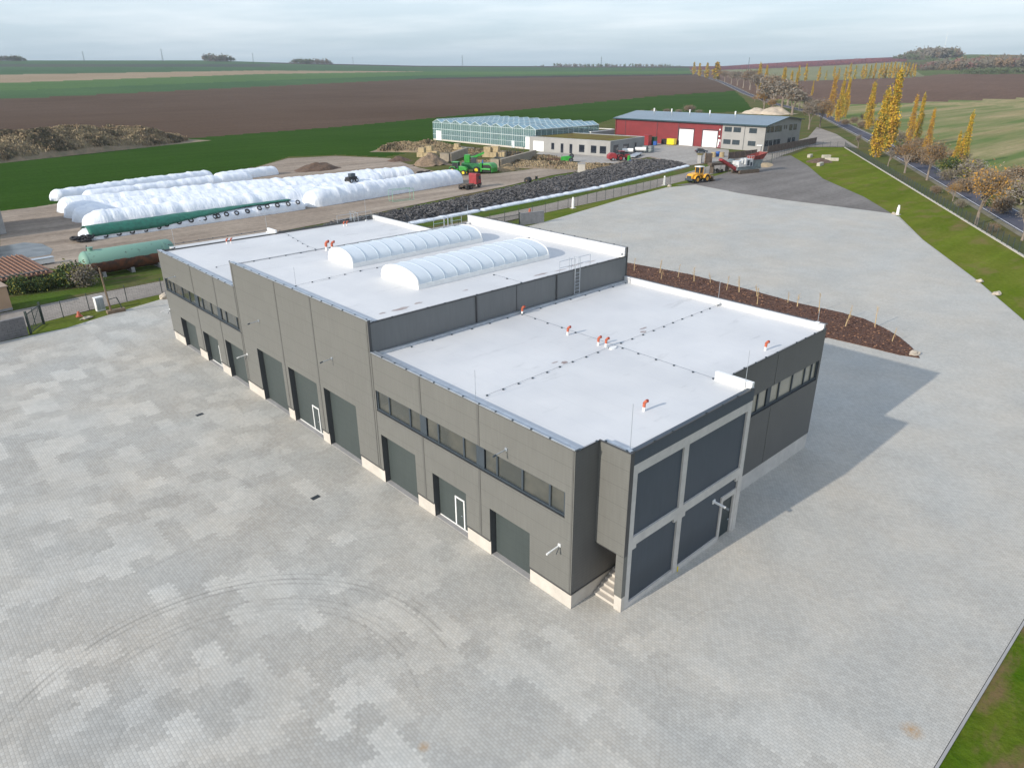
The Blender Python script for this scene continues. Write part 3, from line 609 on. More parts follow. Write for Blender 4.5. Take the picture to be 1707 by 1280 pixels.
for x in (9.38, 18.05): mb = MB(); mb.box((x-.05, L1-.1, H1-.1), (x+.05, L1, H2-.02), DARKM); mb.build('rainwater_pipe', hall)
mb = MB(); mb.box((13.5, L1-.015, H1), (13.6, L1, H2-.05), DARKM); mb.build('joint_strip', hall)
# roofs
ZR = 9.78
mb = MB(); mb.box((.36, .1, 9.5), (BW-.3, L1, ZR), MEMB); mb.box((BA+.05, y+.1, 9.5), (BC-.3, .1, ZR+.001), MEMB); mb.build('roof_membrane', hall)
mb = MB(); mb.box((.36, L2, 9.5), (BW-.3, L3-.1, ZR), MEMB); mb.box((BA+.05, L3-.1, 9.5), (BC-.1, L3+BB-.1, ZR+.001), MEMB); mb.build('roof_membrane', hall)
ZH = H2-.14
mb = MB(); mb.box((.36, L1+.1, ZH-.3), (BW-.3, L2-.1, ZH), MEMB); mb.build('roof_membrane', hall)
def cope(a, b, c, d, z0, z1, mt=MEMB, nm='roof_upstand'): mb = MB(); mb.box((a, c, z0), (b, d, z1), mt); return mb.build(nm, hall)
def edge(a, b, c, d, z, nm='roof_edge_trim'): mb = MB(); mb.box((a, c, z), (b, d, z+.05), DARKM); return mb.build(nm, hall)
cope(BW-.3, BW-.06, .1, L1-.03, 9.5, H1+.28); edge(BW-.08, BW+.05, -.02, L1-.04, H1+.24)
cope(BW-.3, BW-.06, L1+.1, L2-.1, 9.5, H2+.78); edge(BW-.08, BW+.05, L1+.1, L2, H2+.74)
cope(BW-.3, BW-.06, L2, L3-.1, 9.5, H1+.32); edge(BW-.08, BW+.05, L2+.05, L3, H1+.27)
cope(.36, BA+.05, .02, .1, 9.5, ZR+.1); cope(BC, BW-.3, .02, .1, 9.5, ZR+.1); edge(.05, BA-.02, -.04, .03, H1-.07); edge(BC+.02, BW-.08, -.04, .03, H1-.07); edge(BA-.06, BC+.05, y-.05, y+.04, H1-.02); edge(BA-.06, BA+.03, y+.04, 0, H1-.02)
cope(BA+.05, BC-.3, y+.04, y+.1, 9.5, ZR+.12); cope(BC-.28, BC-.02, y+.04, .5, 9.5, H1+.38, WHITE); cope(BA+.04, BA+.3, y+.1, -.25, 9.5, H1+.04, GALV)
edge(.06, BW-.08, L1-.03, L1+.1, H2-.05); cope(.36, BW-.3, L1-.28, L1-.04, 9.6, ZR+.18, GALV, 'wall_base_flashing')
edge(.05, BA-.02, L3-.04, L3+.04, H1-.07); edge(BA, BC, L3+BB-.05, L3+BB+.04, H1-.05); edge(BC, BW-.1, L3-.04, L3+.04, H1-.07); cope(BC-.1, BC+.12, L3-.1, L3+BB, 9.5, H1+.25, WHITE)
# dirty puddle stains lying on the membrane
def blob(cx, cy, z, a, b, seed, rot=0):
    rr = random.Random(seed); n = 14; return [(cx+a*math.cos(t)*(.6+.6*rr.random()), cy+b*math.sin(t)*(.6+.6*rr.random()), z) for t in [2*math.pi*i/n for i in range(n)]]
mb = MB()
for cx_, cy_, z, a, b, sd_ in ((3.7, 20.3, ZH+.006, .85, .28, 1), (5.4, 20.6, ZH+.006, .35, .2, 2), (2.2, 20.4, ZH+.006, .3, .15, 3), (17.5, 20.1, ZH+.006, 1., .18, 4), (21.8, 20.2, ZH+.006, 1.1, .16, 5), (19.6, 19.9, ZH+.006, .7, .1, 6), (23.8, 20.1, ZH+.006, .8, .1, 16),
    (8.66, 8.95, ZR+.008, .3, .25, 7), (8.2, 9.4, ZR+.008, .4, .09, 8), (17.28, 9.13, ZR+.008, .3, .22, 9), (17.9, 9.6, ZR+.008, .4, .1, 10), (15, 38, ZH+.006, .5, .3, 11), (8, 33.3, ZH+.006, .4, .2, 12), (10, 20.8, ZH+.006, .3, .1, 13)):
    v = blob(cx_, cy_, z, a, b, sd_); mb = MB(); mb.add(v, [tuple(range(len(v)))], PUD); mb.build('dirt_stain', hall)
# barrel skylights
def skylight(x0, x1, y0, y1, n):
    z = ZH; mb = MB(); mb.box((x0, y0, z), (x1, y1, z+.38), WHITE); sk = mb.build('skylight', hall)
    yc, hw_, hh = (y0+y1)/2, (y1-y0)/2-.08, 1.0; seg = 18
    arcp = [(yc-hw_*math.cos(math.pi*i/seg), z+.38+hh*math.sin(math.pi*i/seg)**.85) for i in range(seg+1)]
    for k in range(n):
        a, b = x0+.08+(x1-x0-.16)*k/n, x0+.08+(x1-x0-.16)*(k+1)/n; mb = MB()
        vs = [(a, p, q) for p, q in arcp]+[(b, p, q) for p, q in arcp]; mb.add(vs, [(i, i+1, seg+2+i, seg+1+i) for i in range(seg)], POLY); mb.build('vault_panel', sk, True)
    mb = MB()
    for k in range(n+1):
        a = x0+.08+(x1-x0-.16)*k/n
        w = .04; vs = []
        for xx in (a-w, a+w):
            for s_ in (0, .035): vs += [(xx, yc+(p-yc)*(1+s_/hw_), q+s_) for p, q in arcp]
        m_ = seg+1; mb.add(vs, [(m_+i, m_+i+1, 3*m_+i+1, 3*m_+i) for i in range(seg)]+[(i, i+1, m_+i+1, m_+i) for i in range(seg)]+[(2*m_+i, 2*m_+i+1, 3*m_+i+1, 3*m_+i) for i in range(seg)], POLYR if k not in (0, n) else WHITE)
    mb.build('skylight_ribs', sk)
    for a in (x0+.04, x1-.04): mb = MB(); mb.prism(arcp, 'x', a-.03, a+.03, WHITE); mb.box((a-.045, yc-.03, z+.4), (a+.045, yc+.03, z+1.3), POLYR); mb.build('gable_panel', sk)
skylight(7.3, 22.0, 32.75, 36.95, 11); skylight(7.45, 21.9, 23.4, 28.6, 11)
# roof vents: white socket, orange cowl
def vent(x, y_, z, s=1.):
    mb = MB(); mb.tube((x, y_, z), (x, y_, z+.32*s), .1*s, WHITE, 10); v = mb.build('vent_pipe', hall)
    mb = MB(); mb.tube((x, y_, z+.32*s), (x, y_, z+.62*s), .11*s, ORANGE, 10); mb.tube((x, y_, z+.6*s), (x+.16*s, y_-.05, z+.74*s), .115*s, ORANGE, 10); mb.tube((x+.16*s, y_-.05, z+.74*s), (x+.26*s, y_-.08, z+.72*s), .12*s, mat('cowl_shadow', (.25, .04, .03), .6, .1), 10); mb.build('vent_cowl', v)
for x, y_ in ((13.68, 18.3), (12.73, 12.48), (12.72, 9.55), (12.9, 9.0), (20.28, 1.01), (6.57, .81)): vent(x, y_, ZR, .82)
for x, y_ in ((7.15, 59.8), (7.6, 59.7), (21.84, 59.3), (22.2, 59.2)): vent(x, y_, ZR, .75)
vent(9.0, 40.3, ZH, 1.15); vent(9.5, 40.1, ZH, 1.05)
mb = MB(); mb.prism([(13.0+.35*math.cos(t), 8.45+.2*math.sin(t)) for t in np.linspace(0, 6.0, 9)], 'z', ZR, ZR+.08, WHITE); mb.build('roof_outlet', hall)
# lightning conductors: wire runs with block holders
def run(P, z, step=1.35, s=.075, wire=True):
    mb = MB()
    for a, b in zip(P, P[1:]):
        a, b = Vector((*a, z)), Vector((*b, z)); L = (b-a).length; n = max(1, int(L/step))
        for i in range(n+1):
            if random.random() < .04: continue
            p = a.lerp(b, (i+.0)/n)+Vector((random.uniform(-.04, .04), random.uniform(-.04, .04), 0)); mb.prism([(p.x+s*math.cos(t), p.y+s*math.sin(t)) for t in (0, 1.05, 2.1, 3.14, 4.2, 5.25)], 'z', z, z+.07, ANTH)
        if wire: mb.tube(a+Vector((0, 0, .08)), b+Vector((0, 0, .08)), .007, ANTH, 4)
    return mb.build('lightning_conductor', hall)
run([(1.5, 8.45), (26.8, 8.86)], ZR, 1.25); run([(13.55, 18.2), (13.35, .7)], ZR, 1.45)
run([(.6, 19.15), (26.6, 19.15)], ZH, 1.5); run([(.6, 41.0), (26.6, 41.0)], ZH, 1.5); run([(1., 30.9), (7.2, 31.4), (13.5, 30.9), (26.6, 30.9)], ZH, 1.4); run([(14.5, 22.6), (14.5, 19.3)], ZH); run([(14, 37.2), (14, 40.8)], ZH)
run([(14.8, 62.4), (13., 52), (13., 41.6)], ZR, 1.6); run([(2, 50), (12.8, 50)], ZR, 2.8); run([(1.2, L1-.5), (26.6, L1-.5)], ZR, 1.8)
for a, b, z in ((0.3, L1, H1+.09), (L1+.2, L2, H2+.21), (L2+.2, L3, H1+.09)): run([(.0, a), (.0, b)], z-.03, 1.42, .07)
run([(BW-.02, 0), (BW-.02, L1)], H1+.28, 1.5); run([(BW-.02, L1), (BW-.02, L2)], H2+.78, 1.5); run([(BW-.02, L2), (BW-.02, L3)], H1+.3, 1.5)
run([(BC+1, .0), (BW-.5, .0)], H1-.03, 1.3, .07); run([(BA+.3, y), (BC-.3, y)], H1+.02, 1.4, .07); run([(.3, .0), (BA-.2, .0)], H1-.03, 1.2, .07); run([(BA, -.4), (BA, y+.3)], H1+.02, 1., .07)
run([(.5, L3), (BA, L3), (BA, L3+BB), (BC, L3+BB)], H1-.02, 1.5); run([(BC+.5, L3), (26.8, L3)], H1-.02, 1.5)
def rod(x, y_, z, h): mb = MB(); mb.tube((x, y_, z), (x, y_, z+h), .016, GALV, 5); mb.tube((x, y_, z), (x, y_, z+.1), .16, WHITE, 10); mb.build('lightning_rod', hall)
for x, y_, z, h in ((2.4, -1.55, ZR, 2.6), (13.2, -1.6, ZR, 2.6), (26.6, 8.8, ZR+.2, 2.), (26.9, .6, H1+.28, 2.), (2.02, 61.3, ZR, 2.6), (13.3, 62.6, ZR, 2.6), (26.7, L1+.4, H2+.2, 2.), (26.6, 40.6, H2, 2.), (25.8, 60.4, ZR, 3.), (.45, 8.3, ZR, 2.), (.6, 30, ZH, 1.8)): rod(x, y_, z, h)
# roof ladders with guard rails
def ladder(x, y_, z0, z1, d, nm='roof_ladder', cage=1.6):
    mb = MB(); w = .3
    for s_ in (-w, w): mb.tube((x+s_, y_, z0), (x+s_, y_, z1+1.1), .03, GALV, 6); mb.tube((x+s_, y_, z1+1.1), (x+s_, y_+d*.7, z1+1.1), .03, GALV, 6); mb.tube((x+s_, y_+d*.7, z1+1.1), (x+s_, y_+d*.7, z1), .03, GALV, 6)
    k = z0+.25
    while k < z1: mb.tube((x-w, y_, k), (x+w, y_, k), .018, GALV, 5); k += .3
    for s_ in (-1, 1):
        for zz_ in (.55, 1.1): mb.tube((x+s_*w, y_+d*.3, z1+zz_), (x+s_*(w+cage), y_+d*.3, z1+zz_), .022, GALV, 5)
        for q in (.1, 1.): mb.tube((x+s_*(w+cage*q), y_+d*.3, z1), (x+s_*(w+cage*q), y_+d*.3, z1+1.1), .022, GALV, 5)
    mb.build(nm, hall)
ladder(20.4, L1-.2, ZR, ZH, 1); ladder(24.2, L2+.25, ZR, ZH, -1); ladder(24.3, L3+.25, 0, ZR, -1, cage=2.2)
mb = MB()
for k in np.linspace(0, math.pi*1.0, 8):
    pass
for zz_ in np.arange(3., 11.2, .8):
    P = [(24.3+.38*math.cos(t), L3+.25+.6*math.sin(t), zz_) for t in np.linspace(0, math.pi, 7)]
    for p, q in zip(P, P[1:]): mb.tube(p, q, .018, GALV, 4)
for t in np.linspace(0, math.pi, 5): mb.tube((24.3+.38*math.cos(t), L3+.25+.6*math.sin(t), 3), (24.3+.38*math.cos(t), L3+.25+.6*math.sin(t), 11), .015, GALV, 4)
mb.build('ladder_cage', hall)
# rear escape ladder and wall lamps
def lamp(y_, z, big=False, face='x', x=0.):
    mb = MB(); m = WHITE if big else GALV
    if face == 'x':
        mb.box((-.06, y_-.09, z-.09), (0, y_+.09, z+.09), m); mb.tube((-.05, y_, z), (-.8, y_, z-.06), .04 if big else .035, m, 8); mb.tube((-.8, y_, z-.06), (-1.02, y_, z-.1), .055, ANTH if not big else WHITE, 8)
        if big: mb.tube((-.04, y_-.02, z-.05), (-.3, y_-.02, z-.45), .02, ANTH, 5)
    else:
        mb.box((x-.13, y-.06+.12, z-.13), (x+.13, y+.12, z+.13), m); mb.tube((x, y+.08, z), (x, y-.75, z-.05), .08, m, 10); mb.tube((x, y-.75, z-.05), (x, y-.98, z-.08), .085, ANTH, 10)
    mb.build('wall_lamp', hall)
for y_, z in ((5.15, 8.07), (24.33, 8.03), (36.72, 7.94), (56.56, 7.97)): lamp(y_, z)
for y_, z in ((.91, 3.85), (40.45, 3.8), (60.6, 3.45)): lamp(y_, z, True)
lamp(0, 3.27, True, 'y', 10.6)
mb = MB(); mb.tube((7.1, y-.05, -.02), (7.1, y-.05, .35), .035, YELL2, 8); mb.build('earthing_post', hall)

# ------------------------------------------------------------------ yard details
for (px_, py_), lb in zip(((333, 691), (526, 829)), ('dark drain grate in the pavers opposite the middle roller doors', 'dark drain grate in the pavers nearest the camera')):
    p = at(px_, py_); t = thing('drain_grate', lb, 'drain', (p.x, p.y, .004), .1, 'drain grates in the yard')
    mb = MB(); mb.box((-.32, -.2, -.03), (.32, .2, .004), BLACK); mb.build('frame', t); mb = MB()
    for i in range(8): mb.box((-.28+i*.075, -.17, .0045), (-.25+i*.075, .17, .012), ANTH)
    mb.build('grating', t)
def rock(p, s, label, cat='rock', seed=1, mt=ROCK, name='rock', group=None, sq=(1, .8, .6)):
    bm = bmesh.new(); bmesh.ops.create_icosphere(bm, subdivisions=3, radius=1)
    for v in bm.verts:
        n = mnoise.noise(v.co*1.4+Vector((seed*7.1, 0, 0)))*.45+mnoise.noise(v.co*3+Vector((0, seed*3., 0)))*.15; v.co *= 1+n; v.co = Vector((v.co.x*s*sq[0], v.co.y*s*sq[1], max(v.co.z, -.3)*s*sq[2]))
    me = bpy.data.meshes.new(name); bm.to_mesh(me); bm.free(); me.materials.append(mt); o = bpy.data.objects.new(name, me); C.objects.link(o); o.location = (p[0], p[1], p[2]+.15*s); return tag(o, label, cat, group)
rock(at(1523, 591), .62, 'pale boulder at the pointed end of the mulch bed', seed=2)
rock(at(1633, 470), .55, 'flat grey rock at the yard edge, farther of two on the grass', seed=3); rock(at(1661, 491), .6, 'tan rock at the yard edge, nearer of two on the grass', seed=4)
rock(at(1490, 357), .5, 'small grey stone at the foot of the right white bollard', seed=5); rock(at(145, 531), .55, 'flat pale stone on the grass verge beside the gate', seed=6, sq=(1.2, .6, .3))
rock(at(1116, 311), .6, 'small pale stone lying beside the middle white bollard', seed=8); rock(at(277, 497), .7, 'heap of pale stones beside the far corner of the hall', seed=9, sq=(1, .8, .8))
# mulch bed
bed = A((1043, 438), (1150, 458), (1250, 484), (1330, 506), (1400, 521), (1440, 532), (1475, 548), (1500, 563), (1520, 580), (1533, 597), (1500, 592), (1440, 577), (1380, 563))+[(47, 13.5), (52, 30), (54.5, 45)]
o = sheet('mulch_bed', bed, .07, MULCH, .15)
mb = MB()
for i in range(2600):
    pass
def in_poly(x, y, P):
    c = False; n = len(P)
    for i in range(n):
        a, b = P[i], P[i-1]
        if (a[1] > y) != (b[1] > y) and x < (b[0]-a[0])*(y-a[1])/(b[1]-a[1])+a[0]: c = not c
    return c
mb = MB(); k = 0; MC = [MULCH, mat('bark_chip_light', (.30, .15, .08), .9, .3, 5.), mat('bark_chip_dark', (.05, .022, .015), .9, .3, 5.)]
while k < 5000:
    x, y_ = random.uniform(42, 68), random.uniform(0, 48)
    if not in_poly(x, y_, bed): continue
    k += 1; a = random.uniform(0, 6.3); l, w = random.uniform(.05, .16), random.uniform(.03, .07); u = Vector((math.cos(a), math.sin(a), random.uniform(-.3, .3)))*l; v_ = Vector((-math.sin(a), math.cos(a), random.uniform(-.5, .5)))*w; p = Vector((x, y_, .10)); mb.add([p-u-v_, p+u-v_, p+u+v_, p-u+v_], [(0, 1, 2, 3)], MC[k % 3])
o = mb.build('bark_chips'); tag(o, 'loose brown bark chips spread over the planting bed', 'mulch', kind='stuff')
STAKE = mat('pale_stem', (.50, .37, .20), .8, .2, 3.)
def sapling(seed, h):
    rr = random.Random(seed); t = thing('sapling', 'x', 'young tree'); mb = MB(); p = Vector((0, 0, 0)); top = Vector((rr.uniform(-.25, .25), rr.uniform(-.2, .2), h)); mid = top*.5+Vector((rr.uniform(-.05, .05), 0, 0))
    mb.tube(p, mid, .06, STAKE, 6, .045); mb.tube(mid, top, .035, STAKE, 5, .012); mb.build('trunk', t); mb = MB()
    for i in range(22):
        f = rr.uniform(.35, .97); b = top*f; d = Vector((rr.uniform(-1, 1), rr.uniform(-1, 1), rr.uniform(.8, 2.))).normalized()*rr.uniform(.25, .6)*(1.2-f*.5); mb.tube(b, b+d, .012, STAKE, 4, .004, False)
    mb.build('twigs', t); return t
SP = [(1057, 452), (1100, 456), (1102, 466), (1130, 464), (1157, 470), (1184, 472), (1211, 485), (1232, 488), (1262, 495), (1262, 508), (1313, 506), (1329, 512), (1365, 520), (1415, 530), (1409, 545), (1458, 546), (1487, 570)]
protos = [sapling(i, h) for i, h in enumerate((2.3, 1.7, 1.2))]
ords = ['first', 'second', 'third', 'fourth', 'fifth', 'sixth', 'seventh', 'eighth', 'ninth', 'tenth', 'eleventh', 'twelfth', 'thirteenth', 'fourteenth', 'fifteenth', 'sixteenth', 'seventeenth', 'eighteenth', 'nineteenth', 'twentieth', 'twenty-first', 'twenty-second', 'twenty-third', 'twenty-fourth', 'twenty-fifth', 'twenty-sixth', 'twenty-seventh', 'twenty-eighth']
for i, q in enumerate(SP):
    pr = protos[(i*7) % 3]; t = copy_tree(pr); p = at(*q); t.location = (p.x, p.y, .07); t.rotation_euler.z = i*1.7; s_ = .8+.5*((i*37) % 10)/10; t.scale = (s_, s_, s_)
    tag(t, f'thin leafless sapling in the bark bed, {ords[i]} from the left', 'young tree', 'saplings in the bark bed')
for p in protos:
    for c in list(p.children): bpy.data.objects.remove(c)
    bpy.data.objects.remove(p)
# white bollards / hydrants
for (q, h), lb in zip((((1107, 309), 2.3), ((955, 347), 2.3), ((1496, 358), 1.9)), ('white bollard at the fence nearest the yellow loader', 'white bollard at the fence above the grey block wall', 'white post at the right corner of the gravel lot')):
    p = at(*q); t = thing('bollard', lb, 'bollard', (p.x, p.y, 0), 0, 'white posts along the yard edge'); mb = MB(); mb.tube((0, 0, 0), (0, 0, h*.75), .3, WHITE, 14, .28); mb.build('post', t); mb = MB(); mb.tube((0, 0, h*.75), (0, 0, h), .24, WHITE, 14, .18); mb.build('cap', t); mb = MB(); mb.box((-.6, -.5, -.02), (.6, .5, .05), CONC); mb.build('base', t)
# temporary wooden pole on a concrete foot, cabinet, cone
p = at(186, 522); t = thing('utility_pole', 'leaning wooden pole on a concrete foot beside the grass verge', 'pole', (p.x, p.y, 0)); tp = at(165, 447, 6.2)
mb = MB(); mb.tube((0, 0, .3), (tp.x-p.x, tp.y-p.y, 6.2), .12, WOOD, 8, .09); mb.build('shaft', t); mb = MB(); mb.box((-.5, -.35, 0), (1.6, .35, .4), WOOD); mb.build('foot', t, bevel=.03); mb = MB(); mb.tube((1.3, 0, .4), (1.0, .2, 1.8), .06, FENCEM, 6); mb.tube((1.0, .2, 1.8), (-.1, .1, 1.7), .05, FENCEM, 6); mb.build('brace', t)
p = at(168, 517); t = thing('electrical_cabinet', 'pale grey electrical cabinet on the verge behind the wooden pole', 'cabinet', (p.x, p.y, -.05), .15); mb = MB(); mb.box((-.5, -.3, 0), (.5, .3, 1.7), WHITE); mb.build('housing', t, bevel=.03)
mb = MB(); mb.box((-.46, -.33, .2), (-.02, -.302, 1.6), GALV); mb.build('door', t); mb = MB(); mb.box((.02, -.33, .2), (.46, -.302, 1.6), GALV); mb.build('door', t); mb = MB(); mb.box((-.54, -.35, 1.7), (.54, .35, 1.77), WHITE); mb.build('roof', t)
p = at(132, 527); mb = MB(); mb.tube((p.x, p.y, 0), (p.x, p.y, .6), .3, ORANGE, 12, .12); mb.box((p.x-.35, p.y-.35, -.03), (p.x+.35, p.y+.35, .03), ORANGE); o = mb.build('traffic_cone'); tag(o, 'small orange cone standing on the verge near the gate', 'cone')
p = at(883, 357); mb = MB(); mb.tube((p.x, p.y, 0), (p.x, p.y, 1.1), .28, ORANGE, 12, .22); o = mb.build('marker_post'); tag(o, 'stubby orange marker post behind the grey block wall', 'marker post')

# ------------------------------------------------------------------ fences
def fence(P, h, step, label, name='mesh_fence', hw=.18, vw=.3, pr=.05, z=-.04, wr=.007):
    t = thing(name, label, 'fence', (P[0][0], P[0][1], z)); o0 = Vector((P[0][0], P[0][1], 0)); wire = MB(); posts = []
    for a, b in zip(P, P[1:]):
        a, b = Vector((*a[:2], 0))-o0, Vector((*b[:2], 0))-o0; L = (b-a).length; d = (b-a)/L; n = max(1, round(L/step))
        for i in range(n+1):
            p = a+d*L*i/n
            if not posts or (posts[-1]-p).length > .3: posts.append(p)
        k = .12
        while k < h: wire.tube(a+Vector((0,0,k)), b+Vector((0,0,k)), wr, FENCEM, 3, cap=False); k += hw
        m = int(L/vw)
        for i in range(m): p = a+d*(i+.5)*vw; wire.tube(p+Vector((0,0,.1)), p+Vector((0,0,h-.05)), wr*.8, FENCEM, 3, cap=False)
    for p in posts[:100]: mb = MB(); mb.tube(p, p+Vector((0,0,h+.08)), pr, FENCEM, 6); mb.build('fence_post', t)
    wire.build('wire_panel', t); return t
fence([(-10.5, 76.9), (-4.1, 79.4), (5.2, 80.5), (30, 82.4), (60, 84.4), (89.4, 87.0)], 2.1, 4.1, 'dark mesh fence behind the hall from the left gate past the tank')
fence([(89.4, 87.0), (106.9, 88.6), (120.2, 90.2), (137, 92.2)], 2.2, 3.4, 'dark mesh fence on the far side of the paved yard, left of the loader')
fence(A((1150, 301), (1190, 290), (1232, 282)), 2.0, 3.4, 'short dark mesh fence between the yellow loader and the crusher')
fence(A((1290, 267), (1346, 246), (1408, 245)), 2.0, 3.2, 'dark mesh fence round the back corner of the gravel lot')
fq = [k0+kn*-.0, k0+kd*60, k0+kd*100, ke_]; fence([(p.x, p.y) for p in (k0, k1, ke_)], 1.9, 2.55, 'dark green mesh fence on the kerb beside the main road', pr=.075, wr=.013)
# left gate with block wall
BLK = conc('grey_block_wall', (.20, .19, .185), (.15, .145, .145), 1.5)
def blockwall(P, h, th, label, mt, name='block_wall', cat='wall', courses=.6, unit=1.6, z=0, copeh=0):
    t = thing(name, label, cat, (P[0][0], P[0][1], z)); o0 = Vector((P[0][0], P[0][1], 0)); mb = MB()
    for a, b in zip(P, P[1:]):
        a, b = Vector((*a[:2], 0))-o0, Vector((*b[:2], 0))-o0; L = (b-a).length; ang = math.atan2(b.y-a.y, b.x-a.x); M = Matrix.Translation(a) @ Matrix.Rotation(ang, 4, 'Z'); r_ = 0; zc = 0.
        while zc < h-.05:
            x = -(unit/2 if r_ % 2 else 0)
            while x < L:
                x0, x1 = max(x, 0), min(x+unit-.03, L)
                if x1-x0 > .1: j = random.uniform(0, .03); mb.box((x0, -th/2-j, zc), (x1, th/2+j, min(zc+courses-.025, h)), mt, M)
                x += unit
            zc += courses; r_ += 1
        mb.box((0, -th/2+.05, 0), (L, th/2-.05, h-.04), mt, M)
    mb.build('masonry', t); return t
pb = at(49, 560); blockwall([(-34, 71.0), (-11.9, 73.9)], 2.2, .4, 'dark grey block wall at the left edge beside the gate', BLK, courses=.28, unit=.8)
def gate(p, ang, L, h, label):
    t = thing('metal_gate', label, 'gate', (p[0], p[1], 0), ang)
    for x in (0, L): mb = MB(); mb.box((x-.1, -.1, 0), (x+.1, .1, h+.4), FENCEM); mb.build('gate_post', t)
    mb = MB()
    for z_ in (.15, h): mb.box((.12, -.04, z_-.04), (L-.12, .04, z_+.04), FENCEM)
    n = int(L/.22)
    for i in range(n): mb.box((.15+i*.22, -.015, .2), (.18+i*.22, .015, h-.04), FENCEM)
    mb.tube((.15, 0, .2), (L-.15, 0, h-.05), .035, FENCEM, 5); mb.build('gate_leaf', t); return t
gate((-11.6, 73.9), 1.0, 3.6, 2.3, 'dark barred gate between the left block wall and the fence')
pa, pb = at(838, 377), at(872, 373)
BLK2 = conc('light_block_wall', (.27, .27, .27), (.20, .20, .205), 1.2)
q0, q1, q2 = at(800, 388), at(866, 376), at(906, 371)
blockwall([(q1.x, q1.y), (q2.x, q2.y)], 2.3, .4, 'grey block wall behind the hall at the far yard edge', BLK2, courses=.28, unit=.8)
d = (q0-q1); gate((q1.x, q1.y), math.atan2(d.y, d.x), d.length, 2.1, 'dark sliding gate left of the grey block wall behind the hall')
pg = at(1286, 272); gate((pg.x, pg.y), 1.9, 5, 2.6, 'tall dark gate standing right of the crusher')

# ------------------------------------------------------------------ silage bags
def tube_heap(name, P, a, h, mt, label, cat, seed, rib=.09, ends=(1., 1.), group=None, parent=None, z=-.05):
    P = [Vector((*p[:2], 0)) for p in P]; L = (P[-1]-P[0]).length; n = max(12, int(L/.55)); m = 22; rr = random.Random(seed); vs = []
    ph = rr.uniform(0, 100)
    for i in range(n+1):
        t = i/n; c = P[0].lerp(P[-1], t) if len(P) == 2 else Vector((np.interp(t, np.linspace(0, 1, len(P)), [p.x for p in P]), np.interp(t, np.linspace(0, 1, len(P)), [p.y for p in P]), 0))
        d = (P[-1]-P[0]).normalized(); nn = Vector((-d.y, d.x, 0)); s = t*L
        e = min(1., math.sqrt(max(0., 1-(1-min(1., s/(a*ends[0])))**2))) if ends[0] else 1
        e *= min(1., math.sqrt(max(0., 1-(1-min(1., (L-s)/(a*ends[1])))**2))) if ends[1] else 1
        e = max(e, .03); w = 1+rib*mnoise.noise(Vector((s*.55+ph, 0, 0)))+rib*.5*mnoise.noise(Vector((s*1.6+ph, 5, 0))); lo = .25*mnoise.noise(Vector((s*.05+ph, 9, 0)))
        for j in range(m+1):
            an = math.pi*j/m; ca, sa = math.cos(an), math.sin(an); wr = 1+.05*mnoise.noise(Vector((s*1.1+ph, an*1.5, 3)))
            u = -a*e*w*wr*math.copysign(abs(ca)**.85, ca); zz_ = (h*e*(1+lo*.35))*w*wr*sa**.8
            vs.append(c+nn*u+Vector((0, 0, zz_)))
    k = m+1; fs = [(i*k+j, i*k+j+1, (i+1)*k+j+1, (i+1)*k+j) for i in range(n) for j in range(m)]+[tuple(range(k)), tuple(range(n*k, n*k+k))]
    me = bpy.data.meshes.new(name); me.from_pydata([tuple(v+Vector((0, 0, z))) for v in vs], [], fs); me.materials.append(mt); me.polygons.foreach_set('use_smooth', [True]*len(fs)); me.update()
    o = bpy.data.objects.new(name, me); C.objects.link(o)
    if parent: o.parent = parent
    elif label: tag(o, label, cat, group)
    return o
def bag(q0, q1, label, a=2.9, h=3.1, seed=0, **kw):
    p, q = at(*q0), at(*q1); d = (q-p).normalized(); n = Vector((-d.y, d.x, 0)); n = n if n.y > 0 else -n
    return tube_heap('silage_bag', [p+n*a, q+n*a], a, h, FILM, label, 'silage bag', seed, group='white silage bags in the works yard', **kw)
bag((93, 336), (362, 297), 'white silage bag lying farthest back along the green field', 2.2, 2.4, 1)
bag((365, 304), (470, 290), 'short white silage bag tapering beside the brown soil heap', 2.2, 2.3, 2)
bag((145, 338), (428, 302), 'white silage bag second from the field, ending at the soil heap', 2.4, 2.5, 3)
bag((98, 357), (699, 297), 'longest white silage bag, its right end by the farmyard', 3.2, 3.0, 4)
bag((111, 366), (650, 307), 'greyish white silage bag packed third from the front', 3.0, 2.9, 5)
bag((123, 373), (650, 318), 'white silage bag second from the front of the packed row', 3.0, 3.0, 6)
bag((143, 387), (592, 331), 'white silage bag directly behind the green tarpaulin', 3.0, 3.3, 7)
g0, g1 = at(136, 403), at(516, 348); bag((136, 403), (516, 348), 'low white silage bag half covered by the green tarpaulin', 2.2, 2.0, 8)
bag((522, 347), (780, 304), 'separate white silage bag ending beside the red truck', 3.0, 3.5, 9)
# green tarp draped over the low bag, held down by tyres
d = (g1-g0).normalized(); n = Vector((-d.y, d.x, 0)); n = n if n.y > 0 else -n; L = (g1-g0).length; mb = MB(); vs = []; nn_ = 60; m = 8
for i in range(nn_+1):
    s = 1.5+(L-5)*i/nn_; lo = .15*(s > L*.35); wid = 1.0 if s < L*.3 else max(.62, 1.0-(s-L*.3)*.02)
    for j in range(m+1):
        an = math.pi*(.05+(1-wid)*.78 + j/m*(.79-(1-wid)*.78)); u = 2.2-math.cos(an)*2.35+ (j == m)*1.0; zz_ = 2.16*math.sin(an)**.8+.08*mnoise.noise(Vector((s*.6, j*.5, 1)))
        vs.append(g0+d*s+n*u+Vector((0, 0, zz_+.12)))
mb.add(vs, [(i*(m+1)+j, i*(m+1)+j+1, (i+1)*(m+1)+j+1, (i+1)*(m+1)+j) for i in range(nn_) for j in range(m)], TARP)
